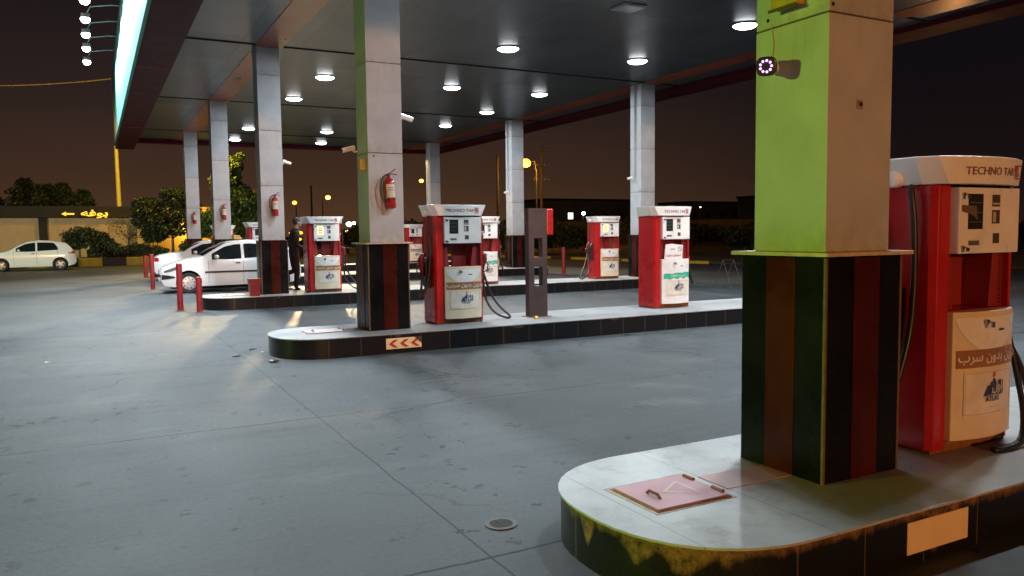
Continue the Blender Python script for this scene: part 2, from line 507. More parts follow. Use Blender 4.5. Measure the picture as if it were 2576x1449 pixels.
def tag(o, label=None, cat=None, group=None, kind=None):
    if label: o['label'] = label
    if cat: o['category'] = cat
    if group: o['group'] = group
    if kind: o['kind'] = kind
    return o
def thing(name, loc, label, cat, group=None, rz=0):
    o = bpy.data.objects.new(name, None); COL.objects.link(o)
    o.location = loc; o.rotation_euler = (0, 0, rz); o.empty_display_size = .2
    return tag(o, label, cat, group)
def copy_tree(o, parent=None):
    c = o.copy(); COL.objects.link(c); c.parent = parent
    for ch in list(o.children): copy_tree(ch, c)
    return c
CACHE = {}
def cached(key, fn, smooth=False):
    if key not in CACHE: CACHE[key] = fn().mesh(key, smooth)
    return CACHE[key]
def text_mesh(s, height, bold=0.0, depth=0.0, align='CENTER'):
    """flat text as a mesh in x (right), z (up), centred; returns the mesh builder"""
    c = bpy.data.curves.new('text', 'FONT'); c.body = s; c.size = 1; c.offset = bold; c.extrude = depth; c.resolution_u = 3
    o = bpy.data.objects.new('text', c); COL.objects.link(o)
    dg = bpy.context.evaluated_depsgraph_get(); dg.update()
    me = bpy.data.meshes.new_from_object(o.evaluated_get(dg))
    xs = [v.co.x for v in me.vertices]; ys = [v.co.y for v in me.vertices]
    x0, x1, y0, y1 = min(xs), max(xs), min(ys), max(ys)
    k = height / (y1 - y0)
    mb = MB()
    mb.v = [((v.co.x - (x0 + x1) / 2) * k, -v.co.z * k, (v.co.y - (y0 + y1) / 2) * k) for v in me.vertices]
    mb.f = [tuple(p.vertices) for p in me.polygons]
    bpy.data.objects.remove(o); bpy.data.meshes.remove(me)
    return mb
def place(mb, fn):
    mb.v = [fn(*v) for v in mb.v]; return mb
AR = dict(buffet='\uFEEA\uFED3\uFEEE\uFE91',
          petrol='\uFE8F\uFEAE\uFEB3 \uFEE5\uFEED\uFEAA\uFE91 \uFEE6\uFBFE\uFEB0\uFEE8\uFE91',
          super='\uFEAE\uFB58\uFEEE\uFEB3 \uFEE6\uFBFE\uFEB0\uFEE8\uFE91',
          nosmoke='\uFEDD\uFE8E\uFEE4\uFECC\uFE98\uFEB3\uFE8D', nosmoke2='\uFE95\uFE8E\uFBFF\uFEE7\uFE8E\uFEA7\uFEA9', forbid='\uFEC9\uFEEE\uFEE8\uFEE4\uFEE3',
          logo='\uFEDD\uFEED\uFE8D')

# ------------------------------------------------------------------ the ground
g = MB().grid(lambda u, v: (-300 + 600 * u, -120 + 700 * v, 0), 4, 4).build('ground', GROUND)
tag(g, kind='structure')
HI, HB, HC, W = .265, 1.476, 5.74, .587

# ------------------------------------------------------------------ canopy
YN, YF = -6.0, 37.6
cn = thing('canopy', (0, 0, 5.3), 'long flat forecourt canopy with grey panel ceiling and red edge over the pumps', 'canopy')
Z0 = -5.3
def cz(z): return z + Z0
MB().box(1.70, 15.0, YN, YF - .4, cz(HC), cz(HC + .12)).build('ceiling', CEIL, cn)
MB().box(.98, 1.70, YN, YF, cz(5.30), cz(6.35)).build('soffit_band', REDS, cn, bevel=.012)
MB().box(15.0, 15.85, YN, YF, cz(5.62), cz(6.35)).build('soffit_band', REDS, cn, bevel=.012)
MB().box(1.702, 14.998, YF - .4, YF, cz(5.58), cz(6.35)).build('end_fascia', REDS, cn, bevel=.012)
MB().box(1.702, 14.998, YN + .01, YF - .41, cz(6.0), cz(6.3)).build('roof_deck', mat('roof sheet', (.2, .2, .2), .6), cn)
for k, (a, b) in enumerate([(YN + .3, 2.8), (3.4, 10.39), (10.99, 18.1), (18.72, 25.96), (26.56, 33.98), (34.6, YF - .45)]):
    for x in (3.30, 13.80):
        MB().box(x, x + .58, a, b, cz(HC - .012), cz(HC - .004)).build('red_ceiling_strip', REDC, cn)
for y in (2.7, 10.3, 17.95, 25.8, 33.7, 36.9):
    s = MB().box(1.72, 3.29, y, y + .07, cz(HC - .02), cz(HC - .002)).box(3.90, 13.79, y, y + .07, cz(HC - .02), cz(HC - .002)).box(14.4, 14.99, y, y + .07, cz(HC - .02), cz(HC - .002))
    s.build('joint_strip', DARKH, cn)
for y in (8.0, 19.2, 29.9):
    MB().box(.972, 1.71, y, y + .025, cz(5.288), cz(5.298)).build('joint_strip', mat('red joint', (.5, .03, .03), .3), cn)

# ------------------------------------------------------------------ canopy lamps
def canopy_lamp(x, y, label, lit=True, power=62):
    t = thing('ceiling_lamp', (x, y, HC - .013), label, 'lamp', 'round lamps in the canopy ceiling')
    r = .25
    link('housing', cached('lamp_housing', lambda: MB().lathe([(r + .004, .0), (r + .012, -.004), (r + .010, -.012), (r, -.014), (r - .01, -.012), (r - .01, 0)], n=28), True), HOUS, t)
    link('lens', cached('lamp_lens', lambda: MB().lathe([(r - .012, -.010), (r - .016, -.022), (r * .75, -.05), (r * .4, -.068), (.01, -.075)], n=28), True), LENS if lit else LENSOFF, t)
    if lit:
        lamp('lamp_light', 'AREA', (0, 0, -.095), power * 1.45, (.86, .94, 1.0), .36, parent=t)
    return t
vis = [(11.85, 12.14, 'big lit ceiling lamp beside the top left edge of the nearest column'),
       (11.91, 15.8, 'lit ceiling lamp highest above the brown post, right of the central lamps'),
       (8.44, 15.98, 'lit ceiling lamp in the top row above the gap between middle column and brown post'),
       (5.57, 20.9, 'lit ceiling lamp left of the middle column, the right of the close upper pair'),
       (9.2, 20.87, 'lit ceiling lamp just right of the middle column at its second panel'),
       (5.57, 24.54, 'lit ceiling lamp left of the middle column, the left of the close upper pair'),
       (12.04, 20.81, 'lit ceiling lamp above the far right pair of columns, right of two level with it'),
       (12.14, 24.6, 'lit ceiling lamp between two others in the slanting row above the sodium light'),
       (12.18, 28.3, 'small lit ceiling lamp lowest in the slanting row, above the farthest right column'),
       (8.52, 31.9, 'small lit ceiling lamp left of the middle column, upper of the low pair'),
       (9.3, 35.86, 'small lit ceiling lamp left of the middle column, lower of the low pair'),
       (5.5, 32.0, 'small lit ceiling lamp half behind the third column from the front'),
       (5.58, 35.9, 'small lit ceiling lamp between the third and fourth left columns near the far edge')]
for x, y, l in vis: canopy_lamp(x, y, l, power=112 if y < 19 else 98)
for x, y, p, l in [(5.57, 12.2, 115, 'left one above the lane behind the middle island'), (5.6, 16.0, 112, 'left one right before the third island'), 
                (5.6, 4.7, 150, 'left one above the lane beside the nearest column'), (12.0, 4.6, 130, 'right one above the lane beside the nearest column'), (9.0, 8.0, 120, 'centre one in front of the middle island'), (11.9, 8.4, 110, 'right one in front of the middle island'), (9.0, 4.6, 170, 'centre one above the lane beside the nearest column')]:
    canopy_lamp(x, y, 'lit ceiling lamp above the picture edge, ' + l, power=p)
dl = thing('ceiling_lamp', (8.95, 12.15, HC), 'dark square lamp that is not lit, at the top of the ceiling', 'lamp')
MB().box(-.25, .25, -.25, .25, -.03, -.001).build('housing', HOUS, dl, bevel=.01)
MB().box(-.21, .21, -.21, .21, -.045, -.032).build('lens', LENSOFF, dl, bevel=.008)

# ------------------------------------------------------------------ billboard along the left canopy edge and its floodlights
bb = thing('billboard', (.93, 20, 5.3), 'long white and teal printed banner along the left edge of the canopy', 'billboard')
MB().box(-.012, .012, -18, 15.2, .02, 2.55).build('banner', BANNER, bb)
fr = MB().box(-.03, .03, -18.05, 15.25, -.04, .0).box(-.03, .03, -18.05, 15.25, 2.57, 2.63).box(-.03, .03, 15.21, 15.26, 0, 2.57)
fr.build('frame', mat('green frame paint', (.05, .22, .16), .5), bb)
fy = [22.4, 24.3, 26.1, 28.0, 30.1]
names = ['topmost', 'second from the top', 'middle', 'fourth from the top', 'lowest']
def flood(y, label, group='floodlights on arms along the billboard', x=.07, z=7.45):
    t = thing('floodlight', (x, y, z), label, 'floodlight', group)
    MB().tube([(.95, 0, .42), (.6, 0, .40), (.12, 0, .30), (.02, 0, .12)], .018, 8).build('arm', SIL, t, True)
    MB().box(-.12, .10, -.13, .13, -.02, .10).build('head', HOUS, t, bevel=.02)
    MB().sphere((-.01, 0, -.045), .115, 8, (1, 1, .9)).build('lens', glow('floodlight glass', (.95, .98, 1), 30), t, True)
    lamp('flood_beam', 'SPOT', (.02, 0, -.13), 1900, (.84, .94, 1.0), .08, (.55, 0, -1.0), 150, .5, parent=t)
for y, n in zip(fy, names): flood(y, 'white floodlight beside the billboard, %s of the five' % n)
for y, n in zip((20.5, 18.6, 16.6, 14.6, 12.6, 10.6, 8.6), ('first', 'second', 'third', 'fourth', 'fifth', 'sixth', 'seventh')):
    flood(y, 'floodlight above the picture edge, %s beyond the topmost visible one' % n)

# ------------------------------------------------------------------ columns
def column(X, Y, label, cap=True):
    t = thing('canopy_column', (X + W / 2, Y + W / 2, HI), label, 'column', 'square canopy columns')
    h = W / 2; hw = .2475
    zb = HB - HI
    def base():
        m = MB().box(-h, h, -h, h, 0, zb - .022)
        return m
    link('granite_base', cached('granite_base', base), BLACKG, t, bevel=.004)
    def stripes():
        m = MB(); a, b = -.085, .115
        m.box(a, b, -h - .006, -h + .004, .002, zb - .03)
        m.box(-b, -a, h - .004, h + .006, .002, zb - .03)
        m.box(-h - .006, -h + .004, -b + .02, -a + .02, .002, zb - .03)
        m.box(h - .004, h + .006, a, b, .002, zb - .03)
        return m
    link('red_stripe', cached('red_stripe', stripes), REDG, t, bevel=.002)
    e = .045 if cap else .012
    ck = 'ledge%s' % cap
    link('ledge', cached(ck, lambda: MB().box(-h - e, h + e, -h - e, h + e, zb - .021, zb)), CAPM if cap else REDG, t, bevel=.004)
    link('corner_putty', cached('corner_putty', lambda: MB().box(-h - .005, -h + .010, -h - .005, -h + .010, .004, zb - .03).box(h - .012, h + .004, -h - .004, -h + .012, .004, zb - .03)), PUTTY, t)
    def shaft():
        m = MB(); zs = [HB, 2.697, 3.917, 5.137, HC + .02]
        for i in range(4):
            m.box(-hw, hw, -hw, hw, zs[i] - HI + (.0045 if i else .001), zs[i + 1] - HI - .0045)
        return m
    link('shaft', cached('column_shaft', shaft), CLAD, t, bevel=.003)
    link('joint_core', cached('column_core', lambda: MB().box(-hw + .008, hw - .008, -hw + .008, hw - .008, zb + .002, HC - HI)), mat('joint filler', (.10, .07, .05), .8), t)
    return t
XL, XR = 3.292, 13.791
YS = [2.79, 10.384, 18.15, 25.957, 33.985]
column(XL, YS[0], 'nearest column, huge, green lit on its left face, with a security camera')
column(XL, YS[1], 'middle column with a large red fire extinguisher, standing on the chevron marked island')
column(XL, YS[2], 'third left column from the front, beside the white taxi', False)
column(XL, YS[3], 'fourth left column, standing behind the white cars', False)
column(XL, YS[4], 'farthest and leftmost column, ending at the dark far edge of the canopy', False)
column(XR, YS[2], 'rightmost visible far column, directly behind the green banded pump', False)
column(XR, YS[3], 'far right column beside the orange sodium light', False)
column(XR, YS[4], 'smallest far column, behind the header of the pump with the brown band', False)

# ------------------------------------------------------------------ islands
def island(yf, label, depth=1.46, xa=2.0, xb=15.1, top=None, kerb=None, r=.72):
    t = thing('fuel_island', (0, yf, 0), label, 'island', 'raised pump islands')
    def outline(o):
        pts = []; d = depth; rr = r - o
        # rounded nose at the left, nearly a half circle flattened
        for i in range(25):
            a = pi / 2 + pi * i / 24
            ca, sa = cos(a), sin(a)
            k = (abs(ca) ** 2.3 + abs(sa) ** 2.3) ** (-1 / 2.3)
            pts.append((xa + r + rr * ca * k, d / 2 + (d / 2 - o) * sa * k))
        pts.append((xb - .15, o)); pts.append((xb - o, .15)); pts.append((xb - o, d - .15)); pts.append((xb - .15, d - o))
        return pts
    MB().prism(outline(.012), 0, .252).build('kerb_face', kerb, t, smooth=True, angle=35)
    MB().prism(outline(0), .2525, .265).build('top', top, t, bevel=.002)
    return t
island(2.315, 'nearest island with white marble top, pink hatch and stained black kerb', top=MARBLE, kerb=KERB1)
island(9.942, 'middle island with red chevron sign on its black kerb', top=GRAYTOP, kerb=KERB2)
island(17.6, 'third island from the front, beside the white taxi, with a red bin', top=GRAYTOP, kerb=KERB2)
island(25.40, 'fourth island, behind the taxi, with a red bollard at its far right end', top=GRAYTOP, kerb=KERB2)
island(33.45, 'farthest island, a thin dark strip under the last column', top=GRAYTOP, kerb=KERB2)

# pink granite insert, patches on the near island
tag(MB().prism([(2.83, 2.99), (3.29, 2.99), (3.29, 3.22), (2.83, 3.22)], HI + .001, HI + .004).build('pink_slab', PINK), 'pink granite slab set into the marble between hatch and nearest column', 'paving slab')

def hatch(pts, z, label, M, tri=False, hinges=True):
    cx = sum(p[0] for p in pts) / 4; cy = sum(p[1] for p in pts) / 4
    t = thing('access_hatch', (cx, cy, z), label, 'hatch', 'steel access hatches in the islands')
    q = [(p[0] - cx, p[1] - cy) for p in pts]
    MB().prism([(a * 1.05, b * 1.05) for a, b in q], .0025, .0065).build('frame', RUST, t)
    MB().prism([(a * k1 + .01, b * k2) for (a, b), k1, k2 in zip(q, (1.22, 1.18, 1.10, 1.14), (1.20, 1.14, 1.12, 1.24))], 0, .002).build('mortar_bed', mat('stained mortar bed', (.36, .31, .25), .8, var=.3, scale=14), t)
    MB().prism(q, .007, .015).build('lid', M, t, bevel=.003)
    # hinges at the two points of the right edge, handle at the left
    a, b = Vector((*q[2], 0)), Vector((*q[3], 0))
    if hinges:
        for f in (.2, .8):
            c = a.lerp(b, f); d = (b - a).normalized() * .04
            MB().tube([c - d + Vector((-.005, 0, .020)), c + d + Vector((-.005, 0, .020))], .010, 8).build('hinge', mat('rusty hinge', (.2, .06, .05), .6), t, True)
    a, b = Vector((*q[0], 0)), Vector((*q[1], 0))
    c = a.lerp(b, .55) + Vector((.10, 0, 0)); d = (b - a).normalized() * .055
    MB().tube([c - d + Vector((0, 0, .014)), c - d * .6 + Vector((0, 0, .032)), c + d * .6 + Vector((0, 0, .032)), c + d + Vector((0, 0, .014))], .008, 6).build('handle', mat('dark red handle', (.16, .03, .03), .5), t, True)
    if tri:
        m = MB(); P = [(.12, .10), (.12, -.10), (-.04, 0)]
        for i in range(3):
            A = Vector((*P[i], 0)); Bq = Vector((*P[(i + 1) % 3], 0)); d = (Bq - A).normalized(); n = Vector((-d.y, d.x, 0)) * .010
            A = A - d * .006; Bq = Bq + d * .006
            m.add([A - n + Vector((0, 0, .0155 + i * .0008)), Bq - n + Vector((0, 0, .0155 + i * .0008)), Bq + n + Vector((0, 0, .0155 + i * .0008)), A + n + Vector((0, 0, .0155 + i * .0008))], [(0, 1, 2, 3)])
        m.build('triangle_mark', mat('faded yellow paint', (.52, .37, .32), .6), t)
    return t
PINKP = mat('faded pink hatch paint', (.43, .24, .27), .5, var=.12, scale=5, dirt=((.55, .42, .38), .68))
hatch([(2.31, 3.27), (2.31, 2.90), (2.75, 2.90), (2.75, 3.27)], HI, 'faded pink square hatch with a triangle mark on the nearest island', PINKP, True)
hatch([(2.48, 10.86), (2.48, 10.52), (2.98, 10.52), (2.98, 10.86)], HI, 'pinkish flat hatch lid at the end of the middle island', mat('dusty hatch paint', (.40, .33, .31), .5))
hatch([(2.45, 18.5), (2.45, 18.1), (2.95, 18.1), (2.95, 18.5)], HI, 'grey hatch lid at the end of the third island by the bollards', mat('dusty hatch paint', (.40, .33, .31), .5))

# reflective plates on kerbs
st = tag(MB().box(3.32, 3.785, 2.3195, 2.3265, .055, .212).build('reflector_plate', STICK, bevel=.004), 'blank beige reflector plate on the stained kerb of the nearest island', 'plate')
ch = thing('chevron_sign', (3.62, 9.948, .132), 'cream plate with three red chevrons pointing left on the middle kerb', 'sign')
MB().box(-.25, .25, -.006, .004, -.072, .072).build('plate', STICK, ch, bevel=.003)
m = MB()
for k in range(3):
    x = -.215 + k * .155; w = .055
    a, b = .052, -.010
    for s in (1, -1):
        m.add([(x, b, 0), (x + w, b, 0), (x + .075 + w, b, a * s), (x + .075, b, a * s)], [(0, 1, 2, 3)])
m.build('chevrons', STICKR, ch)
MB().add([(.15, -.013, .074), (.215, -.02, .055), (.245, -.013, -.01), (.25, -.013, .074)], [(0, 1, 2), (0, 2, 3)]).build('torn_corner', BROWNM, ch)

# ------------------------------------------------------------------ pumps
def ys(x, amp=.05, y0=-.29, hw=.31):
    return y0 - amp * max(0, 1 - (x / hw) ** 2)
PX0, PX1 = -.255, .335
PC = (PX0 + PX1) / 2
def yd(x): return ys(x - PC, .055, -.268)
def yh(x): return -.215 - .135 * max(0, 1 - (x / .50) ** 2)
def arc_poly(x0, x1, f, back, n=12):
    return [(x0 + (x1 - x0) * i / n, f(x0 + (x1 - x0) * i / n)) for i in range(n + 1)] + [(x1, back), (x0, back)]
def patch(x0, x1, z0, z1, f, off, n=8):
    return MB().grid(lambda u, v: (x0 + (x1 - x0) * u, f(x0 + (x1 - x0) * u) - off, z0 + (z1 - z0) * v), n, 1)
def mirror_back(mb):
    """adds the same thing on the rear side of the pump"""
    return mb
def pump(x, y, label, fuel='petrol', number=None, lit=False, hoses=(1, 1), dirt=0, extras=True):
    t = thing('fuel_pump', (x, y, HI), label, 'fuel pump', 'red and white fuel pumps on the islands')
    def body():
        m = MB()
        L = [(-.39, -.24), (-.255, -.24), (-.255, .24), (-.35, .24), (-.39, .20)]
        Rr = [(.335, -.24), (.39, -.24), (.39, .20), (.35, .24), (.335, .24)]
        m.prism([(-.39, -.20), (-.36, -.24), (-.256, -.24), (-.256, .24), (-.36, .24), (-.39, .20)], .02, 1.575)
        m.prism([(.336, -.24), (.36, -.24), (.39, -.20), (.39, .20), (.36, .24), (.336, .24)], .02, 1.575)
        m.box(-.255, .335, -.22, .22, 1.19, 1.574)
        m.box(-.255, .335, -.22, .22, .06, .84)
        return m
    link('body', cached('pump_body', body), RED, t, bevel=.006)
    def brackets():
        m = MB()
        m.prism([(-.254, .842), (-.15, .842), (-.185, 1.188), (-.254, 1.188)], -.20, .20, 'y')
        m.prism([(.20, .842), (.334, .842), (.334, 1.188), (.235, 1.188)], -.20, .20, 'y')
        m.box(-.02, .199, -.03, .03, .842, 1.188)
        return m
    link('inner_frame', cached('pump_brackets', brackets), mat('dull red inner steel', (.26, .02, .022), .45), t, bevel=.004)
    def louvre():
        m = MB()
        for k in range(22):
            z = .86 + k * .0145
            m.box(-.245, -.215, -.2035, -.2012, z, z + .007)
        return m
    if y < 12:
        for dx in (0, .535): link('vent_slots', cached('pump_vents', louvre), DARKH, t).location = (dx, 0, 0)
    def header():
        def outl(hw, g):
            n = 14; f = lambda x: -.215 - .135 * g * max(0, 1 - (x / .50) ** 2)
            top = [(-hw, -.16)] + [(-hw + .07 + (2 * hw - .14) * i / n, f(-hw + .07 + (2 * hw - .14) * i / n)) for i in range(n + 1)] + [(hw, -.16)]
            return top + [(-p[0], -p[1]) for p in top]
        return MB().prism(outl(.405, .93), 1.580, 1.738, 'z', outl(.475, 1.0))
    link('header', cached('pump_header', header), WHITE, t, bevel=.006)
    def hsurf(xx, z):
        k = (z - 1.58) / .158; g = .93 + .07 * k
        return -.215 - .135 * g * max(0, 1 - (xx / .50) ** 2)
    link('brand_name', cached('pump_name', lambda: mirror_back(place(text_mesh('TECHNO TAR', .046, .012), lambda a, b, c: (a * 1.12 - .02, hsurf(a * 1.12 - .02, c + 1.655) - .004, c + 1.655)))), mat('faded brown lettering', (.24, .11, .10), .5), t)
    def emblem():
        m = MB(); x0 = .222
        for k in range(3):
            def fn(u, v, k=k): 
                zz = 1.628 + .058 * v; xx = x0 + .024 * k + .010 * sin(v * 6.3) + .014 * u
                return (xx, hsurf(xx, zz) - .0045, zz)
            m.grid(fn, 1, 10)
        m.grid(lambda u, v: (x0 - .006 + .074 * u, hsurf(x0, 1.688) - .002, 1.688 + .008 * v), 1, 1)
        m.grid(lambda u, v: (x0 - .006 + .074 * u, hsurf(x0, 1.618) - .002, 1.616 + .006 * v), 1, 1)
        return mirror_back(m)
    link('emblem', cached('pump_emblem', emblem), LETRED, t)
    def gap(): return MB().box(-.25, .33, -.235, .235, 1.565, 1.579)
    link('shadow_gap', cached('pump_gap', gap), DARKH, t)
    # upper panel with displays
    pn = link('control_panel', cached('pump_panel', lambda: mirror_back(MB().box(PX0, PX1, -.292, -.2205, 1.178, 1.562))), WHITE, t, bevel=.008)
    FY = -.292
    def rect(x0, x1, z0, z1, d=.003): return mirror_back(MB().box(x0, x1, FY - d, FY + .001, z0, z1))
    dm = glow('lit pump display', (1.0, .82, .38), 1.0) if lit else GLASS
    link('display', cached('pump_display%d' % lit, lambda: rect(-.175, -.035, 1.32, 1.525)), dm, pn)
    if lit:
        def digits():
            m = MB()
            for k, z in enumerate((1.475, 1.42, 1.365)):
                m.box(-.15, -.06, FY - .006, FY - .0035, z - .012, z + .012)
            return m
        link('digits', cached('pump_digits', digits), BROWN, pn)
    else:
        def lines():
            m = MB()
            for z in (1.472, 1.415, 1.36): m.box(-.165, -.045, FY - .0045, FY - .0032, z, z + .004)
            return m
        link('display_lines', cached('pump_lines', lines), mat('dull lcd', (.12, .13, .12), .3), pn)
    for kn, q in (('price_window', (.055, .13, 1.452, 1.522)), ('keypad', (.055, .13, 1.352, 1.432)), ('card_slot', (.07, .13, 1.235, 1.295))):
        link(kn, cached('pump_' + kn, lambda: rect(*q)), KEYS, pn)
    link('price_label', cached('pump_keys2', lambda: rect(.058, .126, 1.463, 1.475, .0045)), mat('pale sticker', (.42, .40, .36), .5), pn)
    link('key_label', cached('pump_keys3', lambda: rect(.06, .09, 1.36, 1.42, .0045)), mat('pale sticker', (.42, .40, .36), .5), pn)
    link('slot', cached('pump_slot', lambda: rect(-.165, -.065, 1.226, 1.254)), mat('grey slot plate', (.12, .12, .11), .4), pn)
    for dz in (0, -.305):
        link('lock', cached('pump_lock', lambda: MB().lathe([(.012, FY), (.012, FY - .012), (.005, FY - .013), (.005, FY - .03)], (-.225, 0, 1.52), 10, 'y').box(-.233, -.205, FY - .034, FY - .0295, 1.498, 1.52)), CHROME, pn).location = (0, 0, dz)
    # door
    dr = link('door', cached('pump_door_%s' % fuel, lambda: mirror_back(MB().prism(arc_poly(PX0, PX1, yd, -.222), .075, .838))), CREAM if fuel == 'petrol' else WHITE, t, bevel=.006)
    def swoosh():
        m = MB()
        def zl(u): return .838 - .02 - .205 * (1 - (abs(2 * u - 1)) ** 2.0) ** .8 if 0 < u < 1 else .818
        def fn(u, v):
            xx = PX0 + .008 + (PX1 - PX0 - .016) * u; z0 = .80 - .205 * (max(0, 1 - (2 * u - 1) ** 2)) ** .7
            return (xx, yd(xx) - .004, z0 + (.803 - z0) * v)
        return mirror_back(m.grid(fn, 24, 2))
    link('white_swoosh', cached('pump_swoosh', swoosh), WHITE, dr)
    link('door_lock', cached('pump_doorlock', lambda: MB().lathe([(.016, -.33), (.016, -.345), (.006, -.346), (.006, -.365)], (-.03, 0, .775), 10, 'y').box(-.038, -.012, -.372, -.364, .745, .778)), CHROME, dr)
    link('door_slot', cached('pump_doorslot', lambda: patch(.105, .165, .715, .727, yd, .007, 3)), DARKH, dr)
    bandm = BROWN if fuel == 'petrol' else GREEN
    def band():
        if fuel == 'petrol': return mirror_back(patch(PX0 + .022, PX1 - .012, .505, .612, yd, .005))
        return mirror_back(MB().grid(lambda u, v: (PX0 + .03 + .55 * u, yd(PX0 + .03 + .55 * u) - .005, .50 + .02 * u * (1 - v) + .012 * sin(u * 23) * (1 - v) + (.09 + .025 * u) * v + .006 * sin(u * 17) * v), 24, 1))
    bd = link('fuel_band', cached('pump_band_' + fuel, band), bandm, dr)
    link('band_text', cached('pump_bt_' + fuel, lambda: mirror_back(place(text_mesh(AR[fuel], .066, .018), lambda a, b, c: (a * 1.08 + PC + .02, yd(a * 1.08 + PC + .02) - .008, c + .557)))), WLET if fuel == 'petrol' else mat('pale lettering', (.6, .62, .55), .5), bd)
    lb = link('label', cached('pump_label', lambda: mirror_back(patch(PX0 + .075, PX1 - .05, .215, .482, yd, .005))), mat('cream sticker', (.72, .67, .56), .4) if fuel == 'petrol' else WHITE, dr)
    def border():
        m = MB(); a, b, c, d = PX0 + .085, PX1 - .06, .225, .472
        for (x0, x1, z0, z1) in ((a, b, c, c + .002), (a, b, d - .002, d)): m.grid(lambda u, v: (x0 + (x1 - x0) * u, yd(x0 + (x1 - x0) * u) - .007, z0 + (z1 - z0) * v), 8, 1)
        for (x0, x1) in ((a, a + .002), (b - .002, b)): m.grid(lambda u, v: (x0 + (x1 - x0) * u, yd(x0) - .007, c + (d - c) * v), 1, 1)
        return mirror_back(m)
    link('label_border', cached('pump_border', border), GREY, lb)
    lx = PC + .035
    def logo():
        m = MB()
        # slanting blue sail shape made of leaning bars, wider at the foot
        bars = [(-.075, .0, .030, .55, .55), (-.040, .0, .020, .75, .32), (-.012, .0, .016, .92, .12), (.014, .0, .016, .78, 0), (.040, .0, .022, .80, 0), (.070, .0, .010, .78, 0)]
        for x0, z0, w, h, lean in bars:
            def fn(u, v, x0=x0, w=w, h=h, lean=lean):
                xx = lx + 1.3 * (x0 + w * u + lean * .055 * v) - .01; zz = .330 + h * .110 * v
                return (xx, yd(xx) - .009, zz)
            m.grid(fn, 2, 4)
        return mirror_back(m)
    link('logo', cached('pump_logo', logo), BLUE, lb)
    link('logo_letters', cached('pump_logo2', lambda: mirror_back(place(text_mesh('ATLAS', .032, .025), lambda a, b, c: (a * 1.1 + lx - .025, yd(a * 1.1 + lx - .025) - .012, c + .312)))), BLUE, lb)
    link('logo_letters', cached('pump_logo3', lambda: mirror_back(place(text_mesh(AR['logo'], .080, .01), lambda a, b, c: (a + lx + .02, yd(a + lx + .02) - .013, c + .380)))), WLET, lb)
    link('flame_mark', cached('pump_flame', lambda: mirror_back(place(MB().add([(-.012, 0, .445), (-.005, 0, .437), (.010, 0, .446), (.012, 0, .455), (0, 0, .474), (-.004, 0, .462)], [(0, 1, 2, 3, 4, 5)]), lambda a, b, c: (a * 1.3 + lx - .012, yd(a + lx) - .010, c)))), FLAME, lb)
    link('small_print', cached('pump_small', lambda: mirror_back(place(text_mesh(AR['nosmoke'] + ' ' + AR['nosmoke2'], .014, .0), lambda a, b, c: (a + lx, yd(a + lx) - .009, c + .262)))), GREY, lb)
    link('base', cached('pump_base', lambda: MB().box(-.37, .37, -.225, .225, 0, .06)), RUST, t, bevel=.004)
    if number:
        link('pump_number', text_mesh_obj(number), WLET, t)
    # hoses and nozzles on both sides
    for s in (-1, 1):
        if s < 0 and not hoses[0] or s > 0 and not hoses[1]: continue
        def boss(s=s): return MB().lathe([(.05, .36), (.05, .46), (.035, .475)], (0, 0, 0), 14, 'x') if s > 0 else MB().lathe([(.05, -.36), (.05, -.46), (.035, -.475)], (0, 0, 0), 14, 'x')
        o = link('hose_boss', cached('boss%d' % s, boss, True), WHITE, t); o.location = (0, 0, 1.62)
        style = hoses[0 if s < 0 else 1]
        def hose(s=s, style=style):
            a = .50
            if style == 1:   # hangs close and loops out along the island
                P = [(.44, 0, 1.57), (.475, 0, 1.54), (.485, -.01, 1.40), (.48, -.02, 1.0), (.485, -.03, .65), (.50, -.05, .38), (.56, -.10, .20), (.66, -.14, .09), (.80, -.17, .03), (.87, -.16, .035), (.86, -.13, .07), (.74, -.06, .20), (.62, 0, .40), (.55, .01, .60), (.51, .02, .72)]
            elif style == 4:  # loop lying round the front foot of the pump
                P = [(.44, 0, 1.57), (.475, -.02, 1.50), (.485, -.06, 1.2), (.47, -.14, .80), (.44, -.24, .45), (.38, -.33, .18), (.24, -.385, .03), (.0, -.375, .018), (.10, -.40, .018), (.36, -.37, .05), (.50, -.30, .22), (.56, -.20, .45), (.55, -.08, .65), (.51, .02, .74)]
            elif style == 2:  # short loop that lies on the island
                P = [(.42, -.10, 1.57), (.445, -.12, 1.54), (.44, -.14, 1.35), (.43, -.14, 1.0), (.45, -.13, .70), (.54, -.12, .42), (.57, -.10, .38), (.54, -.06, .50), (.50, -.02, .72)]
            else:             # lies low between column and pump
                P = [(.42, -.05, .16), (.50, -.06, .06), (.62, -.06, .025), (.80, -.04, .03), (.95, .02, .08)]
            Q = []
            for i in range(len(P) - 1):
                p0 = Vector(P[max(i - 1, 0)]); p1 = Vector(P[i]); p2 = Vector(P[i + 1]); p3 = Vector(P[min(i + 2, len(P) - 1)])
                for k in range(4):
                    u = k / 4
                    Q.append(.5 * ((2 * p1) + (-p0 + p2) * u + (2 * p0 - 5 * p1 + 4 * p2 - p3) * u * u + (-p0 + 3 * p1 - 3 * p2 + p3) * u ** 3))
            Q.append(Vector(P[-1]))
            return MB().tube([(q.x * s, q.y, q.z) for q in Q], .018, 8)
        link('hose', cached('hose%d_%d' % (s, style), hose, True), RUBBER, t)
        def holster(s=s):
            return MB().prism([(.392, .52), (.46, .55), (.47, .90), (.43, .98), (.392, .98)] if s > 0 else [(-.392, .52), (-.392, .98), (-.43, .98), (-.47, .90), (-.46, .55)], -.07, .07, 'y')
        link('nozzle_boot', cached('boot%d' % s, holster), BLACKP, t, bevel=.01)
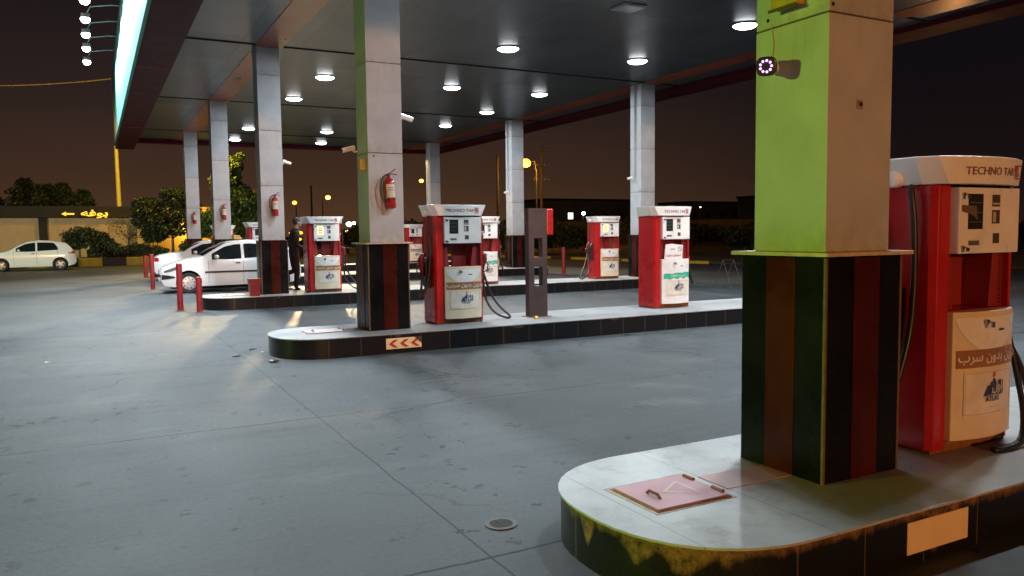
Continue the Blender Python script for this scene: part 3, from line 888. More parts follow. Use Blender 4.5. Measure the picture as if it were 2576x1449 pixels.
        def noz(s=s):
            m = MB()
            m.tube([(s * .49, .02, .70), (s * .50, .01, .82), (s * .52, 0, .93), (s * .50, -.02, 1.0), (s * .44, -.02, 1.03)], [.022, .03, .045, .04, .02], 10)
            m.tube([(s * .545, 0, .90), (s * .585, 0, .84), (s * .57, .01, .76), (s * .50, .02, .72)], .010, 6)
            return m
        link('nozzle', cached('noz%d' % s, noz, True), NOZ, t)
    return t
def text_mesh_obj(s):
    mb = place(text_mesh(s, .062, .012), lambda a, b, c: (a * .8 + .366, -.245, c + 1.33))
    # keep the digits on the narrow right pillar
    return mb.mesh('number')
P1 = pump(4.65, 3.09, 'nearest pump at the right edge of the picture, orange lit, with cracked keypad stickers', hoses=(2, 4))
pump(4.735, 10.81, 'red pump with brown band and number 23 beside the middle column', number='۲۳', hoses=(2, 1))
B2 = pump(8.78, 10.90, 'white fronted pump with a green band and a loose notice, right of the brown post', 'super', hoses=(0, 2))
pump(4.70, 18.30, 'orange lit pump number 17 with the dark dressed person behind it', number='۱۷', lit=True, hoses=(0, 1))
pump(8.85, 18.38, 'pump just right behind the middle island pump, its header touching the far column', 'super', hoses=(0, 2))
pump(12.66, 18.38, 'pump with a glowing display and brown band, left of the green banded pump', lit=True, hoses=(1, 2))
pump(4.70, 26.15, 'small pump seen above the taxi roof beside the third column', hoses=(0, 0))
pump(12.85, 26.15, 'narrow strip of pump number 18 at the far left of the sodium light column', number='۱۸', hoses=(0, 1))
pump(4.70, 34.15, 'farthest left pump, its white header showing both sides of the fourth column', hoses=(0, 0))
pump(12.95, 34.10, 'small far pump between middle column and the pump numbered 23', hoses=(2, 0))
# cracked stickers on the nearest pump
MB().add([(-.235, -.2955, 1.46), (-.10, -.2955, 1.455), (-.085, -.2955, 1.37), (-.13, -.2955, 1.40), (-.17, -.2955, 1.41), (-.235, -.2955, 1.425)], [(0, 1, 2, 3, 4, 5)]).build('torn_sticker', mat('torn brown sticker', (.14, .09, .06), .6), P1)
MB().box(-.18, -.021, -.032, -.026, .845, 1.185).build('inner_plate', RED, P1)
MB().grid(lambda u, v: (-.14 + .15 * u, -.036, 1.0 + .11 * v + .01 * sin(u * 7)), 3, 3).build('yellow_sticker', mat('yellow green sticker', (.38, .38, .05), .5), P1)
# loose notice leaning on the green pump
nb = thing('notice_board', (8.74, 10.63, HI + .842), 'white notice with red Persian no smoking text standing on the green banded pump', 'sign')
b = MB().prism([(-.17, 0), (.22, 0), (.235, .235), (.0, .26), (-.14, .25)], -.012, 0, 'y'); b.build('board', WHITE, nb)
for s_, dx, dz, h in ((AR['forbid'], -.0, .165, .045), (AR['nosmoke2'] + ' ' + AR['nosmoke'], .02, .06, .05)):
    place(text_mesh(s_, h, .02), lambda a, b, c: (a * .95 + dx, -.016, c + dz)).build('red_text', LETRED, nb)
m = MB()
for k in range(20):
    a0, a1 = 2 * pi * k / 20, 2 * pi * (k + 1) / 20
    m.add([(.165 + .034 * cos(a0), -.016, .17 + .034 * sin(a0)), (.165 + .034 * cos(a1), -.016, .17 + .034 * sin(a1)), (.165 + .042 * cos(a1), -.016, .17 + .042 * sin(a1)), (.165 + .042 * cos(a0), -.016, .17 + .042 * sin(a0))], [(0, 1, 2, 3)])
m.add([(.138, -.017, .194), (.145, -.017, .200), (.193, -.017, .148), (.186, -.017, .142)], [(0, 1, 2, 3)])
m.build('no_smoking_mark', GREY, nb)

# ------------------------------------------------------------------ brown post with the red box
kp = thing('service_post', (6.14, 10.76, HI), 'tall brown steel post with two window openings on the middle island', 'post')
m = MB(); x0, x1, y0, y1 = -.165, .165, -.06, .06
for (a, b_) in ((0, .485), (.785, .935), (1.235, 1.70)): m.box(x0, x1, y0, y1, a, b_)
for (a, b_) in ((.485, .785), (.935, 1.235)): m.box(x0, -.07, y0, y1, a, b_); m.box(.08, x1, y0, y1, a, b_)
bmp = m.build('post_body', BROWNM, kp)
MB().box(.167, .29, -.055, .055, 1.285, 1.695).build('red_box', REDBOX, kp, bevel=.018)
MB().lathe([(.008, -.056), (.008, -.061)], (.20, 0, 1.47), 8, 'y').build('box_lock', DARKH, kp)
MB().box(-.20, .20, -.13, .13, 0, .008).build('foot_plate', RUST, kp)
cz2 = thing('amber_reflector', (5.93, 10.42, HI), 'small yellow reflective stub at the foot of the brown post', 'reflector')
MB().box(-.025, .025, -.02, .02, 0, .05).build('stub', YELLOW, cz2, bevel=.004)
MB().box(-.02, .02, -.024, -.021, .02, .045).build('lens', glow('amber glow', (1, .6, .05), .9), cz2)  # reflected light put in as emission, the stub is no lamp

# ------------------------------------------------------------------ fire extinguishers
def extinguisher(x, yface, z, label, tilt=.0):
    t = thing('fire_extinguisher', (x, yface - .09, z), label, 'fire extinguisher', 'red fire extinguishers hung on the columns')
    t.rotation_euler = (0, tilt, 0)
    link('cylinder', cached('ext_cyl', lambda: MB().lathe([(.058, 0), (.07, .008), (.072, .13), (.072, .34), (.062, .385), (.035, .41), (.022, .42), (.022, .435)], n=20), True), EXTR, t)
    link('label_sticker', cached('ext_lab', lambda: MB().grid(lambda u, v: (.0735 * sin(-1.0 + 1.9 * u), -.0735 * cos(-1.0 + 1.9 * u), .15 + .18 * v), 10, 1)), LABELM, t)
    link('label_print', cached('ext_lab2', lambda: MB().grid(lambda u, v: (.0745 * sin(-.6 + 1.1 * u), -.0745 * cos(-.6 + 1.1 * u), .245 + .012 * v), 6, 1).grid(lambda u, v: (.0745 * sin(-.6 + 1.1 * u), -.0745 * cos(-.6 + 1.1 * u), .275 + .012 * v), 6, 1)), GREY, t)
    link('valve', cached('ext_valve', lambda: MB().lathe([(.018, .43), (.022, .44), (.022, .475), (.012, .48)], n=12).tube([(0, 0, .465), (.05, -.005, .50), (.10, -.01, .535)], .007, 6).tube([(0, 0, .465), (.07, 0, .468), (.12, 0, .452)], .007, 6)), NOZ, t)
    link('hose', cached('ext_hose', lambda: MB().tube([(-.02, 0, .46), (-.06, -.01, .45), (-.105, -.02, .40), (-.125, -.03, .31), (-.115, -.04, .22), (-.09, -.05, .14), (-.07, -.045, .09)], .010, 8), True), RUBBER, t)
    link('strap', cached('ext_strap', lambda: MB().lathe([(.0735, .115), (.0745, .118), (.0745, .127), (.0735, .13)], n=20)), BLACKP, t)
    link('bracket', cached('ext_br', lambda: MB().box(-.02, .02, .05, .092, .30, .44)), SIL, t)
extinguisher(3.62, 10.43, 1.94, 'large red fire extinguisher with a pale label on the middle column', -.06)
extinguisher(3.62, 18.20, 2.02, 'red fire extinguisher on the third column, above the taxi')
extinguisher(3.62, 26.0, 2.08, 'dark red fire extinguisher on the fourth column from the front')
extinguisher(3.62, 34.03, 2.08, 'small fire extinguisher on the farthest left column')

# ------------------------------------------------------------------ security cameras
cc = thing('security_camera', (3.336, 3.19, 2.475), 'bullet security camera with a ring of purple lights on the green lit column face', 'security camera')
MB().lathe([(.03, 0), (.03, -.012), (.012, -.02), (.012, -.05)], (0, 0, 0), 14, 'x').build('mount', WHITE, cc, True)
d = Vector((-.80, -.58, -.15)).normalized()
hold = bpy.data.objects.new('camera_body', None)
bm_ = MB()
def frame(d):
    a = Vector((0, 0, 1)).cross(d).normalized(); b_ = d.cross(a); return a, b_
A_, B_ = frame(d); c0 = Vector((-.055, -.02, .0))
def sq(r, e, n=20):
    out = []
    for k in range(n):
        tt = 2 * pi * k / n; ca, sa = cos(tt), sin(tt); q = (abs(ca) ** e + abs(sa) ** e) ** (-1 / e)
        out.append((r * ca * q, r * sa * q))
    return out
def sweep(rs, mb):
    base = len(mb.v); n = 20; vs = []
    for r, h in rs:
        for (u_, v_) in sq(r, 4): vs.append(tuple(c0 + A_ * u_ + B_ * v_ + d * h))
    fs = [(i * n + k, i * n + (k + 1) % n, (i + 1) * n + (k + 1) % n, (i + 1) * n + k) for i in range(len(rs) - 1) for k in range(n)]
    fs.append(tuple(range(n))[::-1]); fs.append(tuple(range((len(rs) - 1) * n, len(rs) * n)))
    mb.add(vs, fs); return mb
sweep([(.030, -.01), (.040, 0), (.041, .10)], MB()).build('housing', WHITE, cc, True)
sweep([(.040, .098), (.049, .104), (.049, .158), (.043, .162)], MB()).build('front_hood', BLACKP, cc, True)
m = MB()
for k in range(9):
    tt = 2 * pi * k / 9
    m.sphere(c0 + d * .164 + (A_ * cos(tt) + B_ * sin(tt)) * .029, .0066, 5)
m.build('infrared_leds', glow('purple led', (.85, .35, 1.0), 3.0), cc, True)
MB().sphere(c0 + d * .160, .011, 6).build('lens', GLASS, cc, True)
MB().tube([(-.004, .01, .01), (-.006, .018, .06), (-.004, .008, .13), (-.003, .020, .20), (-.004, .028, .245)], .0028, 6).build('cable', mat('cream cable', (.42, .36, .2), .6), cc, True)
def small_cam(loc, label, rz):
    t = thing('security_camera', loc, label, 'security camera', rz=rz)
    link('mount', cached('sc_m', lambda: MB().tube([(0, 0, 0), (-.05, 0, -.01), (-.08, 0, .03)], .014, 8), True), WHITE, t)
    link('housing', cached('sc_h', lambda: MB().tube([(-.04, .0, .05), (-.22, 0, .0)], .035, 10)), WHITE, t)
    link('lens_face', cached('sc_l', lambda: MB().tube([(-.221, 0, 0), (-.226, 0, -.001)], .030, 10)), BLACKP, t)
small_cam((3.84, 10.62, 3.20), 'small white camera on the right side of the middle column', pi)
small_cam((3.84, 18.4, 3.22), 'tiny white camera on the right side of the third column', pi)
small_cam((13.836, 18.55, 3.08), 'white camera halfway up the rightmost far column', 0)
small_cam((13.836, 26.25, 3.06), 'white camera halfway up the column beside the sodium light', 0)
small_cam((3.338, 10.9, 2.76), 'yellow lit camera high on the green side of the middle column', 0)
def conduit(x, y, label, z0=3.15, z1=5.7):
    tag(MB().tube([(x, y, z0), (x, y, (z0 + z1) / 2), (x, y, z1)], .02, 8).build('conduit_pipe', mat('grey conduit', (.32, .32, .31), .5)), label, 'pipe', 'conduits on the right hand columns')
conduit(13.812, 18.45, 'grey conduit running down the rightmost far column to its camera')
conduit(13.812, 26.3, 'grey conduit on the column beside the sodium light')
conduit(13.812, 34.35, 'grey conduit on the left side of the smallest far column', 2.0)

# boxes and marks on columns
yb = thing('electrical_box', (3.338, 3.075, 2.86), 'yellow electrical box high on the green lit face of the nearest column', 'electrical box')
MB().box(-.075, 0, -.085, .085, -.09, .12).build('box', YBOX, yb, bevel=.006)
MB().box(-.082, -.07, -.095, .095, -.105, -.09).build('lower_rim', BROWNM, yb, bevel=.002)
jb = thing('socket_plate', (3.578, 2.836, 2.245), 'small dirty square socket plate on the brown face of the nearest column', 'socket')
MB().box(-.024, .024, -.004, 0, -.024, .024).build('plate', mat('grimy plate', (.27, .2, .15), .7, var=.3, scale=30), jb, bevel=.002)
MB().box(-.006, .016, -.006, -.0042, -.008, .012).build('socket_hole', DARKH, jb)
for (fx, fy_, fz, ax) in ((3.365, 2.8365, 2.735, 'y'), (3.3385, 3.245, 2.745, 'x')):
    o = MB().lathe([(.010, 0), (.010, -.003)], (fx, fy_, fz) if ax == 'y' else (fx, fy_, fz), 12, ax).build('bolt_hole', DARKH)
    tag(o, 'dark round hole near the top of the nearest column, on its ' + ('brown face' if ax == 'y' else 'green face'), 'hole')
tag(MB().lathe([(.012, 0), (.012, -.003)], (3.42, 10.4295, 2.655), 12, 'y').build('bolt_hole', DARKH), 'dark hole in the panel above the fire extinguisher of the middle column', 'hole')
tag(MB().box(3.24, 3.337, 10.50, 10.58, 2.46, 2.62).build('electrical_box', YBOX, bevel=.01), 'small greenish yellow box on the green side of the middle column', 'electrical box')

# ------------------------------------------------------------------ bollards, bin, drain, litter
def bollard(x, y, h, label, r=.062, tilt=0):
    t = thing('bollard', (x, y, 0), label, 'bollard', 'red steel bollards at the island ends')
    t.rotation_euler = (0, tilt, 0)
    MB().lathe([(r, 0), (r, h - .03), (r * .96, h - .012), (r * .8, h - .003), (.01, h)], n=18).build('post', BOLL, t, True)
    MB().lathe([(r + .035, 0), (r + .035, .012), (r + .001, .013)], n=18).build('foot_ring', RUST, t)
bollard(1.58, 18.13, 1.02, 'tall red bollard left of the white taxi\'s front wheel, nearest pair')
bollard(1.90, 17.55, .74, 'short red bollard touching the nose of the third island')
bollard(1.51, 25.84, 1.06, 'red bollard left of the taxi bumper, in front of another')
bollard(1.72, 33.4, .85, 'farther red bollard half hidden left of another one', .07)
bollard(15.40, 24.93, 1.02, 'lone red bollard on the right, between the brown post and the far pump', .07)
rb = thing('bin', (3.07, 17.86, HI), 'small red open bin at the foot of the third column', 'bin')
m = MB(); 
o1 = [(-.10, -.10), (.10, -.10), (.10, .10), (-.10, .10)]; o2 = [(-.125, -.125), (.125, -.125), (.125, .125), (-.125, .125)]
m.prism(o1, 0, .36, 'z', o2).build('bin_body', BOLL, rb, bevel=.01)
MB().prism([(-.135, -.135), (.135, -.135), (.135, .135), (-.135, .135)], .362, .385).build('rim', BOLL, rb, bevel=.005)
dc = thing('drain_cover', (1.905, 3.755, 0), 'round iron cover set in the ground left of the nearest island', 'drain cover')
MB().lathe([(.088, 0), (.088, .007), (.078, .008)], n=28).build('ring', IRON, dc)
m = MB().lathe([(.072, .0), (.072, .0085), (.01, .0088)], n=28)
m.build('lid', IRON, dc)
mm = MB()
for k in range(-3, 4): q_ = sqrt(.064 ** 2 - (k * .017) ** 2); mm.box(-q_, q_, k * .017 - .003, k * .017 + .003, .009, .012)
mm.build('lid_ribs', IRON, dc)
def stone(x, y, s, label, m_=None):
    mb = MB().sphere((0, 0, s[2] * .5), 1, 5, (s[0] / 2, s[1] / 2, s[2] / 2))
    mb.v = [(a + random.uniform(-1, 1) * s[0] * .08, b + random.uniform(-1, 1) * s[1] * .1, max(0.001, c)) for a, b, c in mb.v]
    o = mb.build('stone', m_ or BROWNM, None, True); o.location = (x, y, 0); tag(o, label, 'stone', 'stones lying by the middle island')
stone(1.93, 10.06, (.13, .09, .04), 'brown stone nearest the rounded end of the middle island')
stone(1.90, 11.4, (.11, .12, .02), 'flat dark scrap on the ground behind the nose of the middle island', IRON)
stone(1.60, 10.84, (.12, .09, .02), 'flat grey stone left of the middle island', IRON)
LIT = mat('litter paper', (.75, .75, .72), .6)
for (x, y, l) in ((-.62, 11.6, 'white scrap of litter at the left edge of the forecourt'), (1.95, 11.0, 'tiny white litter scrap at the island nose'), (10.2, 13.2, 'white litter scrap in the lane behind the brown post'), (4.9, 16.9, 'white litter scrap under the third island kerb')):
    tag(MB().add([(x, y, .004), (x + .06, y + .01, .012), (x + .055, y + .05, .004), (x + .01, y + .045, .010)], [(0, 1, 2, 3)]).build('litter', LIT), l, 'litter', 'scraps of litter')

# ------------------------------------------------------------------ cars
def lerp_tab(tab, x):
    if x <= tab[0][0]: return tab[0][1]
    for (a, b), (c, d_) in zip(tab, tab[1:]):
        if x <= c: return b + (d_ - b) * (x - a) / (c - a)
    return tab[-1][1]
def smooth_tab(tab, x, w=.06):
    return (lerp_tab(tab, x - w) + 2 * lerp_tab(tab, x) + lerp_tab(tab, x + w)) / 4
HATCH = dict(L=3.83, W=.826, belt=[(0, .90), (1.2, .92), (3.0, .98), (3.83, 1.0)],
  top=[(0, .60), (.04, .68), (.16, .76), (.4, .84), (.75, .93), (1.02, .99), (1.35, 1.20), (1.68, 1.38), (1.95, 1.44), (2.35, 1.46), (2.8, 1.44), (3.2, 1.38), (3.42, 1.32), (3.55, 1.17), (3.72, .98), (3.79, .86), (3.83, .60)],
  bot=[(0, .42), (.05, .22), (.3, .18), (3.5, .2), (3.78, .28), (3.83, .42)], wheels=(.70, 3.14), wr=.285, screen=(1.08, 1.72), rear=(3.45, 3.72),
  sides=[((1.28, 1.22), (2.10, .0)), ((2.20, 0), (3.08, 0))])
SALOON = dict(HATCH, L=4.2, top=[(0, .62), (.04, .80), (.15, .90), (.5, .97), (.95, 1.02), (1.25, 1.22), (1.6, 1.38), (1.9, 1.42), (2.6, 1.42), (2.9, 1.34), (3.25, 1.05), (3.7, .95), (4.1, .8), (4.2, .5)],
  bot=[(0, .42), (.05, .24), (.4, .2), (3.9, .2), (4.2, .4)], wheels=(.85, 3.4), screen=(1.0, 1.52), rear=(2.95, 3.22))
def car(spec, loc, label, name='parked_car', front_left=True, trim=True, taxi=False, extra=None, star=False):
    t = thing(name, loc, label, 'car', 'white cars on the forecourt')
    L, HWd = spec['L'], spec['W']
    top = lambda x: smooth_tab(spec['top'], x, .05)
    bot = lambda x: smooth_tab(spec['bot'], x, .04)
    def g(x):
        e0 = max(0, 1 - x / .55); e1 = max(0, 1 - (L - x) / .5)
        return 1 - .26 * e0 ** 2.2 - .20 * e1 ** 2.2
    FT = [(.15, .90), (.28, .955), (.45, .985), (.62, 1.0), (.80, .99), (.95, .955), (1.15, .87), (1.46, .72)]
    def hw(x, z): return HWd * g(x) * smooth_tab(FT, z, .04)
    nx, nz = 56, 14
    m = MB(); rings = []
    xs = [L * (.5 - .5 * cos(pi * i / nx)) * .35 + L * i / nx * .65 for i in range(nx + 1)]
    for x in xs:
        zt, zb = top(x), bot(x); ring = []
        for j in range(nz + 1):
            z = zb + (zt - .05 - zb) * j / nz; ring.append((x, -hw(x, z), z))
        hwt = hw(x, zt - .05)
        for k, (fy2, dz) in enumerate(((.95, -.022), (.82, -.004), (.5, .006), (0, .012))): ring.append((x, -hwt * fy2, zt + dz))
        full = ring + [(a, -b, c) for a, b, c in ring[-2::-1]]
        rings.append(full)
    n = len(rings[0]); vs = [p for r in rings for p in r]; fs = []
    for i in range(nx):
        for k in range(n):
            k2 = (k + 1) % n; fs.append((i * n + k, i * n + k2, (i + 1) * n + k2, (i + 1) * n + k))
    fs.append(tuple(range(n))[::-1]); fs.append(tuple(range(nx * n, (nx + 1) * n)))
    me = MB().add(vs, fs).mesh('car_body', True)
    bo = bpy.data.objects.new('body', me); COL.objects.link(bo)
    cut = MB()
    for wx in spec['wheels']:
        for s in (-1, 1):
            cut.lathe([(spec['wr'] + .055, s * .50), (spec['wr'] + .055, s * .95)], (wx, 0, spec['wr'] + .015), 28, 'y')
    cutme = cut.mesh('cut'); co = bpy.data.objects.new('cut', cutme); COL.objects.link(co)
    bmod = bo.modifiers.new('b', 'BOOLEAN'); bmod.operation = 'DIFFERENCE'; bmod.object = co; bmod.solver = 'EXACT'
    dg = bpy.context.evaluated_depsgraph_get(); dg.update()
    me2 = bpy.data.meshes.new_from_object(bo.evaluated_get(dg))
    bpy.data.objects.remove(bo); bpy.data.objects.remove(co)
    me2.name = 'car_body'; me2.materials.clear(); me2.materials.append(CARW)
    body = link('body', me2, CARW, t, smooth=True, angle=40)
    # wells, floor
    MB().box(.5, L - .4, -.50, .50, .16, .5).build('underbody', CARB, t)
    def side_patch(x0, x1, zlo, zhi, off, s, nu=14, nv=4):
        return MB().grid(lambda u, v: (x0(v) + (x1(v) - x0(v)) * u if callable(x0) else x0 + (x1 - x0) * u, 0, 0), 1, 1) if False else None
    def strip(x0, x1, lo, hi, off, s, nu=18, nv=4):
        def fn(u, v):
            x = x0 + (x1 - x0) * u; a, b = lo(x), hi(x); z = a + (b - a) * v
            return (x, s * (hw(x, z) + off), z)
        return MB().grid(fn, nu, nv)
    belt = lambda x: lerp_tab(spec['belt'], x)
    sc0, sc1 = spec['screen']
    for s, nm in ((-1, 'near'), (1, 'far')):
        a0, a1 = sc0 + .24, 2.12
        hi = lambda x: min(top(x) - .105, top(x) - .105) if x > a0 else belt(x)
        strip(a0, a1, lambda x: belt(x) + .01 - .03 * min(1, (x - a0) / .5), lambda x: max(belt(x) + .015, top(x) - .10), .004, s).build('window', CARG, t, True)
        strip(2.20, 3.06, lambda x: belt(x) - .01 + .02 * (x - 2.2), lambda x: max(belt(x) + .03, top(x) - .10 - .22 * max(0, (x - 2.85) / .21) ** 2), .004, s).build('window', CARG, t, True)
        if trim: strip(1.12, 3.0, lambda x: .55, lambda x: .60, .012, s, 18, 1).build('side_moulding', CARB, t, True)
        for xd in (1.22, 2.16, 3.05): strip(xd, xd + .008, lambda x: .26 if xd < 3 else .62, lambda x: belt(x) - .01, .0025, s, 1, 8).build('door_gap', CARB, t, True)
        for xh in (1.95, 2.92): strip(xh, xh + .13, lambda x: .80, lambda x: .835, .02, s, 3, 1).build('door_handle', CARB if xh < 2.5 else CARW, t, True)
        # mirror
        mx = sc0 + .36
        MB().sphere((mx, s * (hw(mx, .98) + .085), 1.00), 1, 8, (.07, .09, .06)).build('mirror', CARW, t, True)
    def roofstrip(x0, x1, w0, w1, off, nu=10):
        def fn(u, v):
            x = x0 + (x1 - x0) * u; hwt = hw(x, top(x) - .05) * (w0 + (w1 - w0) * u); yy = -hwt + 2 * hwt * v
            k = abs(2 * v - 1) * (w0 + (w1 - w0) * u); dz = lerp_tab([(0, .012), (.5, .006), (.82, -.004), (.95, -.022)], k)
            return (x, yy, top(x) + dz + off)
        return MB().grid(fn, nu, 12)
    roofstrip(sc0, sc1, .90, .90, .006).build('windscreen', CARG, t, True)
    roofstrip(spec['rear'][0] + .01, spec['rear'][1], .82, .82, .006).build('rear_window', CARG, t, True)
    # lamps
    for s in (-1, 1):
        if spec is HATCH:
            strip(.08, .52, lambda x: .585 + .10 * (x - .1) / .4, lambda x: .665 + .15 * (x - .1) / .4 - .02, .007, s, 10, 3).build('headlight', HEADL, t, True)
            strip(.012, .34, lambda x: .385 + .05 * (x / .34), lambda x: .525 - .05 * (x / .34) ** 2, .007, s, 8, 3).build('lower_grille', CARB, t, True)
            strip(3.50, 3.77, lambda x: .80 + .10 * (x - 3.5) * 0, lambda x: .93 - .35 * abs(x - 3.70), .006, s, 6, 2).build('tail_light', TAIL, t, True)
        else:
            strip(.02, .16, lambda x: .70, lambda x: .83, .006, s, 5, 2).build('tail_light', TAIL, t, True)
    strip(.0, .02, lambda x: .30, lambda x: .40, .01, -1, 2, 2)
    MB().box(-.012, .10, -.50, .50, .43, .53).build('front_grille', CARB, t, bevel=.02) if spec is HATCH else None
    MB().box(-.016, 0, -.26, .26, .33, .42).build('number_plate', WHITE, t, bevel=.003)
    MB().box(L - .03, L + .012, -.60, .60, .26, .40).build('rear_bumper_strip', CARB, t, bevel=.02)
    # wheels
    for wx in spec['wheels']:
        for s in (-1, 1):
            r = spec['wr']; yy = s * (HWd - .02)
            w = MB().lathe([(r * .55, yy - s * .17), (r, yy - s * .17), (r + .004, yy - s * .09), (r, yy - s * .015), (r * .93, yy), (r * .66, yy - s * .004)], (wx, 0, r), 30, 'y').build('wheel', TYRE, t, True)
            MB().lathe([(r * .66, yy - s * .012), (r * .64, yy - s * .002), (r * .55, yy + s * .004), (r * .2, yy + s * .012), (.005, yy + s * .012)], (wx, 0, r), 30, 'y').build('rim', RIM, w, True)
            nh = 5 if star else 9
            for k in range(nh):
                a = 2 * pi * k / nh + .2; rr = r * (.50 if not star else .47); c = (wx + rr * cos(a), yy + s * .0095, r + rr * sin(a))
                q = .018 if not star else .042
                MB().lathe([(q, 0), (q * .9, s * .003)], c, 10, 'y').build('rim_hole', DARKH, w)
    # rub: wheel well lining
    for wx in spec['wheels']:
        for s in (-1, 1): MB().lathe([(spec['wr'] + .05, s * .51), (spec['wr'] + .05, s * .53)], (wx, 0, spec['wr'] + .015), 24, 'y').build('wheel_well', DARKH, t)
    if taxi:
        ts = MB().prism([(2.02, 1.475), (2.26, 1.475), (2.24, 1.52), (2.18, 1.60), (2.02, 1.61), (2.0, 1.59)], -.16, .16, 'y').build('roof_light', mat('amber taxi lamp', (.62, .40, .12), .35), t, True, bevel=.012)
    return t
car(HATCH, (1.60, 24.33, 0), 'white taxi hatchback with an amber roof light behind the red bollards', 'taxi', taxi=True)
car(SALOON, (1.85, 31.2, 0), 'white saloon mostly hidden behind the taxi, only its sloping end showing')
c3 = car(HATCH, (-4.62, 45.05, 0), 'white hatchback parked at the far left before the buffet building', trim=False, star=True)

# ------------------------------------------------------------------ person leaning behind the pump
def skin_body(edges, pts, rad, name, m_, parent, sub=2):
    me = bpy.data.meshes.new(name); me.from_pydata(pts, edges, [])
    o = bpy.data.objects.new(name, me); COL.objects.link(o)
    sk = o.modifiers.new('skin', 'SKIN'); sk.use_smooth_shade = True
    me.skin_vertices[0].data[0].use_root = True
    for i, r in enumerate(rad): me.skin_vertices[0].data[i].radius = (r, r) if not isinstance(r, tuple) else r
    sb = o.modifiers.new('sub', 'SUBSURF'); sb.levels = sub; sb.render_levels = sub
    dg = bpy.context.evaluated_depsgraph_get(); dg.update()
    me2 = bpy.data.meshes.new_from_object(o.evaluated_get(dg)); bpy.data.objects.remove(o)
    me2.name = name; me2.materials.clear()
    return link(name, me2, m_, parent, smooth=True, angle=180)
pr = thing('person', (4.24, 19.25, -.05), 'person in dark jacket and trousers leaning by the pump, one foot raised behind', 'person')
h = HI * 0 + .265
P = [(0, 0, h + .95), (.01, 0, h + 1.10), (.03, 0, h + 1.28), (.06, 0, h + 1.45), (.09, 0, h + 1.53),          # 0-4 pelvis..neck base
     (.02, -.09, h + .90), (.06, -.10, h + .50), (.02, -.10, h + .10), (.13, -.10, h + .03),                 # 5-8 standing leg
     (0, .09, h + .90), (.05, .10, h + .50), (-.28, .10, h + .42), (-.33, .10, h + .31),                      # 9-12 raised leg
     (.05, -.19, h + 1.42), (.02, -.23, h + 1.15), (.20, -.20, h + 1.02),                                     # 13-15 near arm
     (.05, .19, h + 1.42), (.10, .24, h + 1.15), (.28, .18, h + 1.05)]
E_ = [(0, 1), (1, 2), (2, 3), (3, 4), (0, 5), (5, 6), (6, 7), (7, 8), (0, 9), (9, 10), (10, 11), (11, 12), (3, 13), (13, 14), (14, 15), (3, 16), (16, 17), (17, 18)]
Rr_ = [(.15, .12), (.15, .12), (.17, .13), (.13, .10), .06, .10, .075, .05, .045, .10, .075, .05, .045, .075, .058, .045, .075, .058, .045]
bd = skin_body(E_, P, Rr_, 'body', CLOTH, pr)
hd = MB().sphere((.13, 0, h + 1.67), 1, 10, (.095, .078, .12)).sphere((.225, 0, h + 1.66), .018, 5).sphere((.12, -.08, h + 1.67), .022, 5, (1, .5, 1.4)).sphere((.12, .08, h + 1.67), .022, 5, (1, .5, 1.4)).tube([(.09, 0, h + 1.50), (.11, 0, h + 1.62)], .055, 10)
hd.build('head', SKIN, pr, True)
MB().sphere((.105, 0, h + 1.70), 1, 10, (.10, .086, .105)).build('hair', HAIR, pr, True)
for sx, (hx, hy, hz) in ((-1, (.24, -.19, h + 1.01)), (1, (.32, .17, h + 1.05))):
    hm = MB().sphere((hx, hy, hz), 1, 6, (.045, .022, .035))
    for k in range(4): hm.tube([(hx + .03, hy, hz - .02 + k * .014), (hx + .075, hy, hz - .028 + k * .014), (hx + .095, hy, hz - .04 + k * .013)], [.009, .008, .006], 6)
    hm.tube([(hx, hy, hz + .02), (hx + .035, hy - .02 * sx, hz + .045)], [.011, .008], 6)
    hm.build('hand', SKIN, pr, True)
for (fx, fyy, fz, up) in ((.07, -.10, h + .035, 0), (-.37, .10, h + .32, 1)):
    sm = MB()
    if up: sm.sphere((fx - .0, fyy, fz), 1, 8, (.13, .048, .045))
    else: sm.sphere((fx, fyy, fz), 1, 8, (.14, .05, .038))
    sm.build('shoe', CARB, pr, True)

# ------------------------------------------------------------------ kerbs behind
def kerb_run(pts, hgt, w, block, label, ph=0):
    t = thing('striped_kerb', (pts[0][0], pts[0][1], 0), label, 'kerb')
    ox, oy = pts[0]
    seg = []; k = 0
    for (a, b), (c, d_) in zip(pts, pts[1:]):
        L = sqrt((c - a) ** 2 + (d_ - b) ** 2); n = max(1, round(L / block)); ux, uy = (c - a) / L, (d_ - b) / L; nx, ny = -uy, ux
        for i in range(n):
            s0, s1 = L * i / n + .004, L * (i + 1) / n - .004
            q = [(a + ux * s0 - ox, b + uy * s0 - oy), (a + ux * s1 - ox, b + uy * s1 - oy), (a + ux * s1 + nx * w - ox, b + uy * s1 + ny * w - oy), (a + ux * s0 + nx * w - ox, b + uy * s0 + ny * w - oy)]
            MB().prism(q, 0, hgt).build('kerb_block', YELLOW if (k + ph) % 2 == 0 else BLACKK, t, bevel=.02)
            k += 1
kerb_run([(-.79 - 1.17 * 9, 48.5), (2.72 + 1.17 * 3, 48.5)], .45, .25, 1.17, 'thick yellow and black kerb before the planting bed on the left', 1)
kerb_run([(7.5, 49.5), (13, 57), (19, 62.5)], .45, .25, 1.3, 'distant yellow and black kerb seen beside the middle column')
kerb_run([(28.5, 17), (26.0, 24), (24.4, 32), (23.8, 40), (21.4, 50)][::-1], .14, .2, 2.0, 'low yellow and black kerb along the dark verge on the right')
tag(MB().prism([(-12, 48.76), (8, 48.76), (8, 55.9), (-12, 55.9)], 0, .36).build('planting_bed', SOIL), kind='structure')
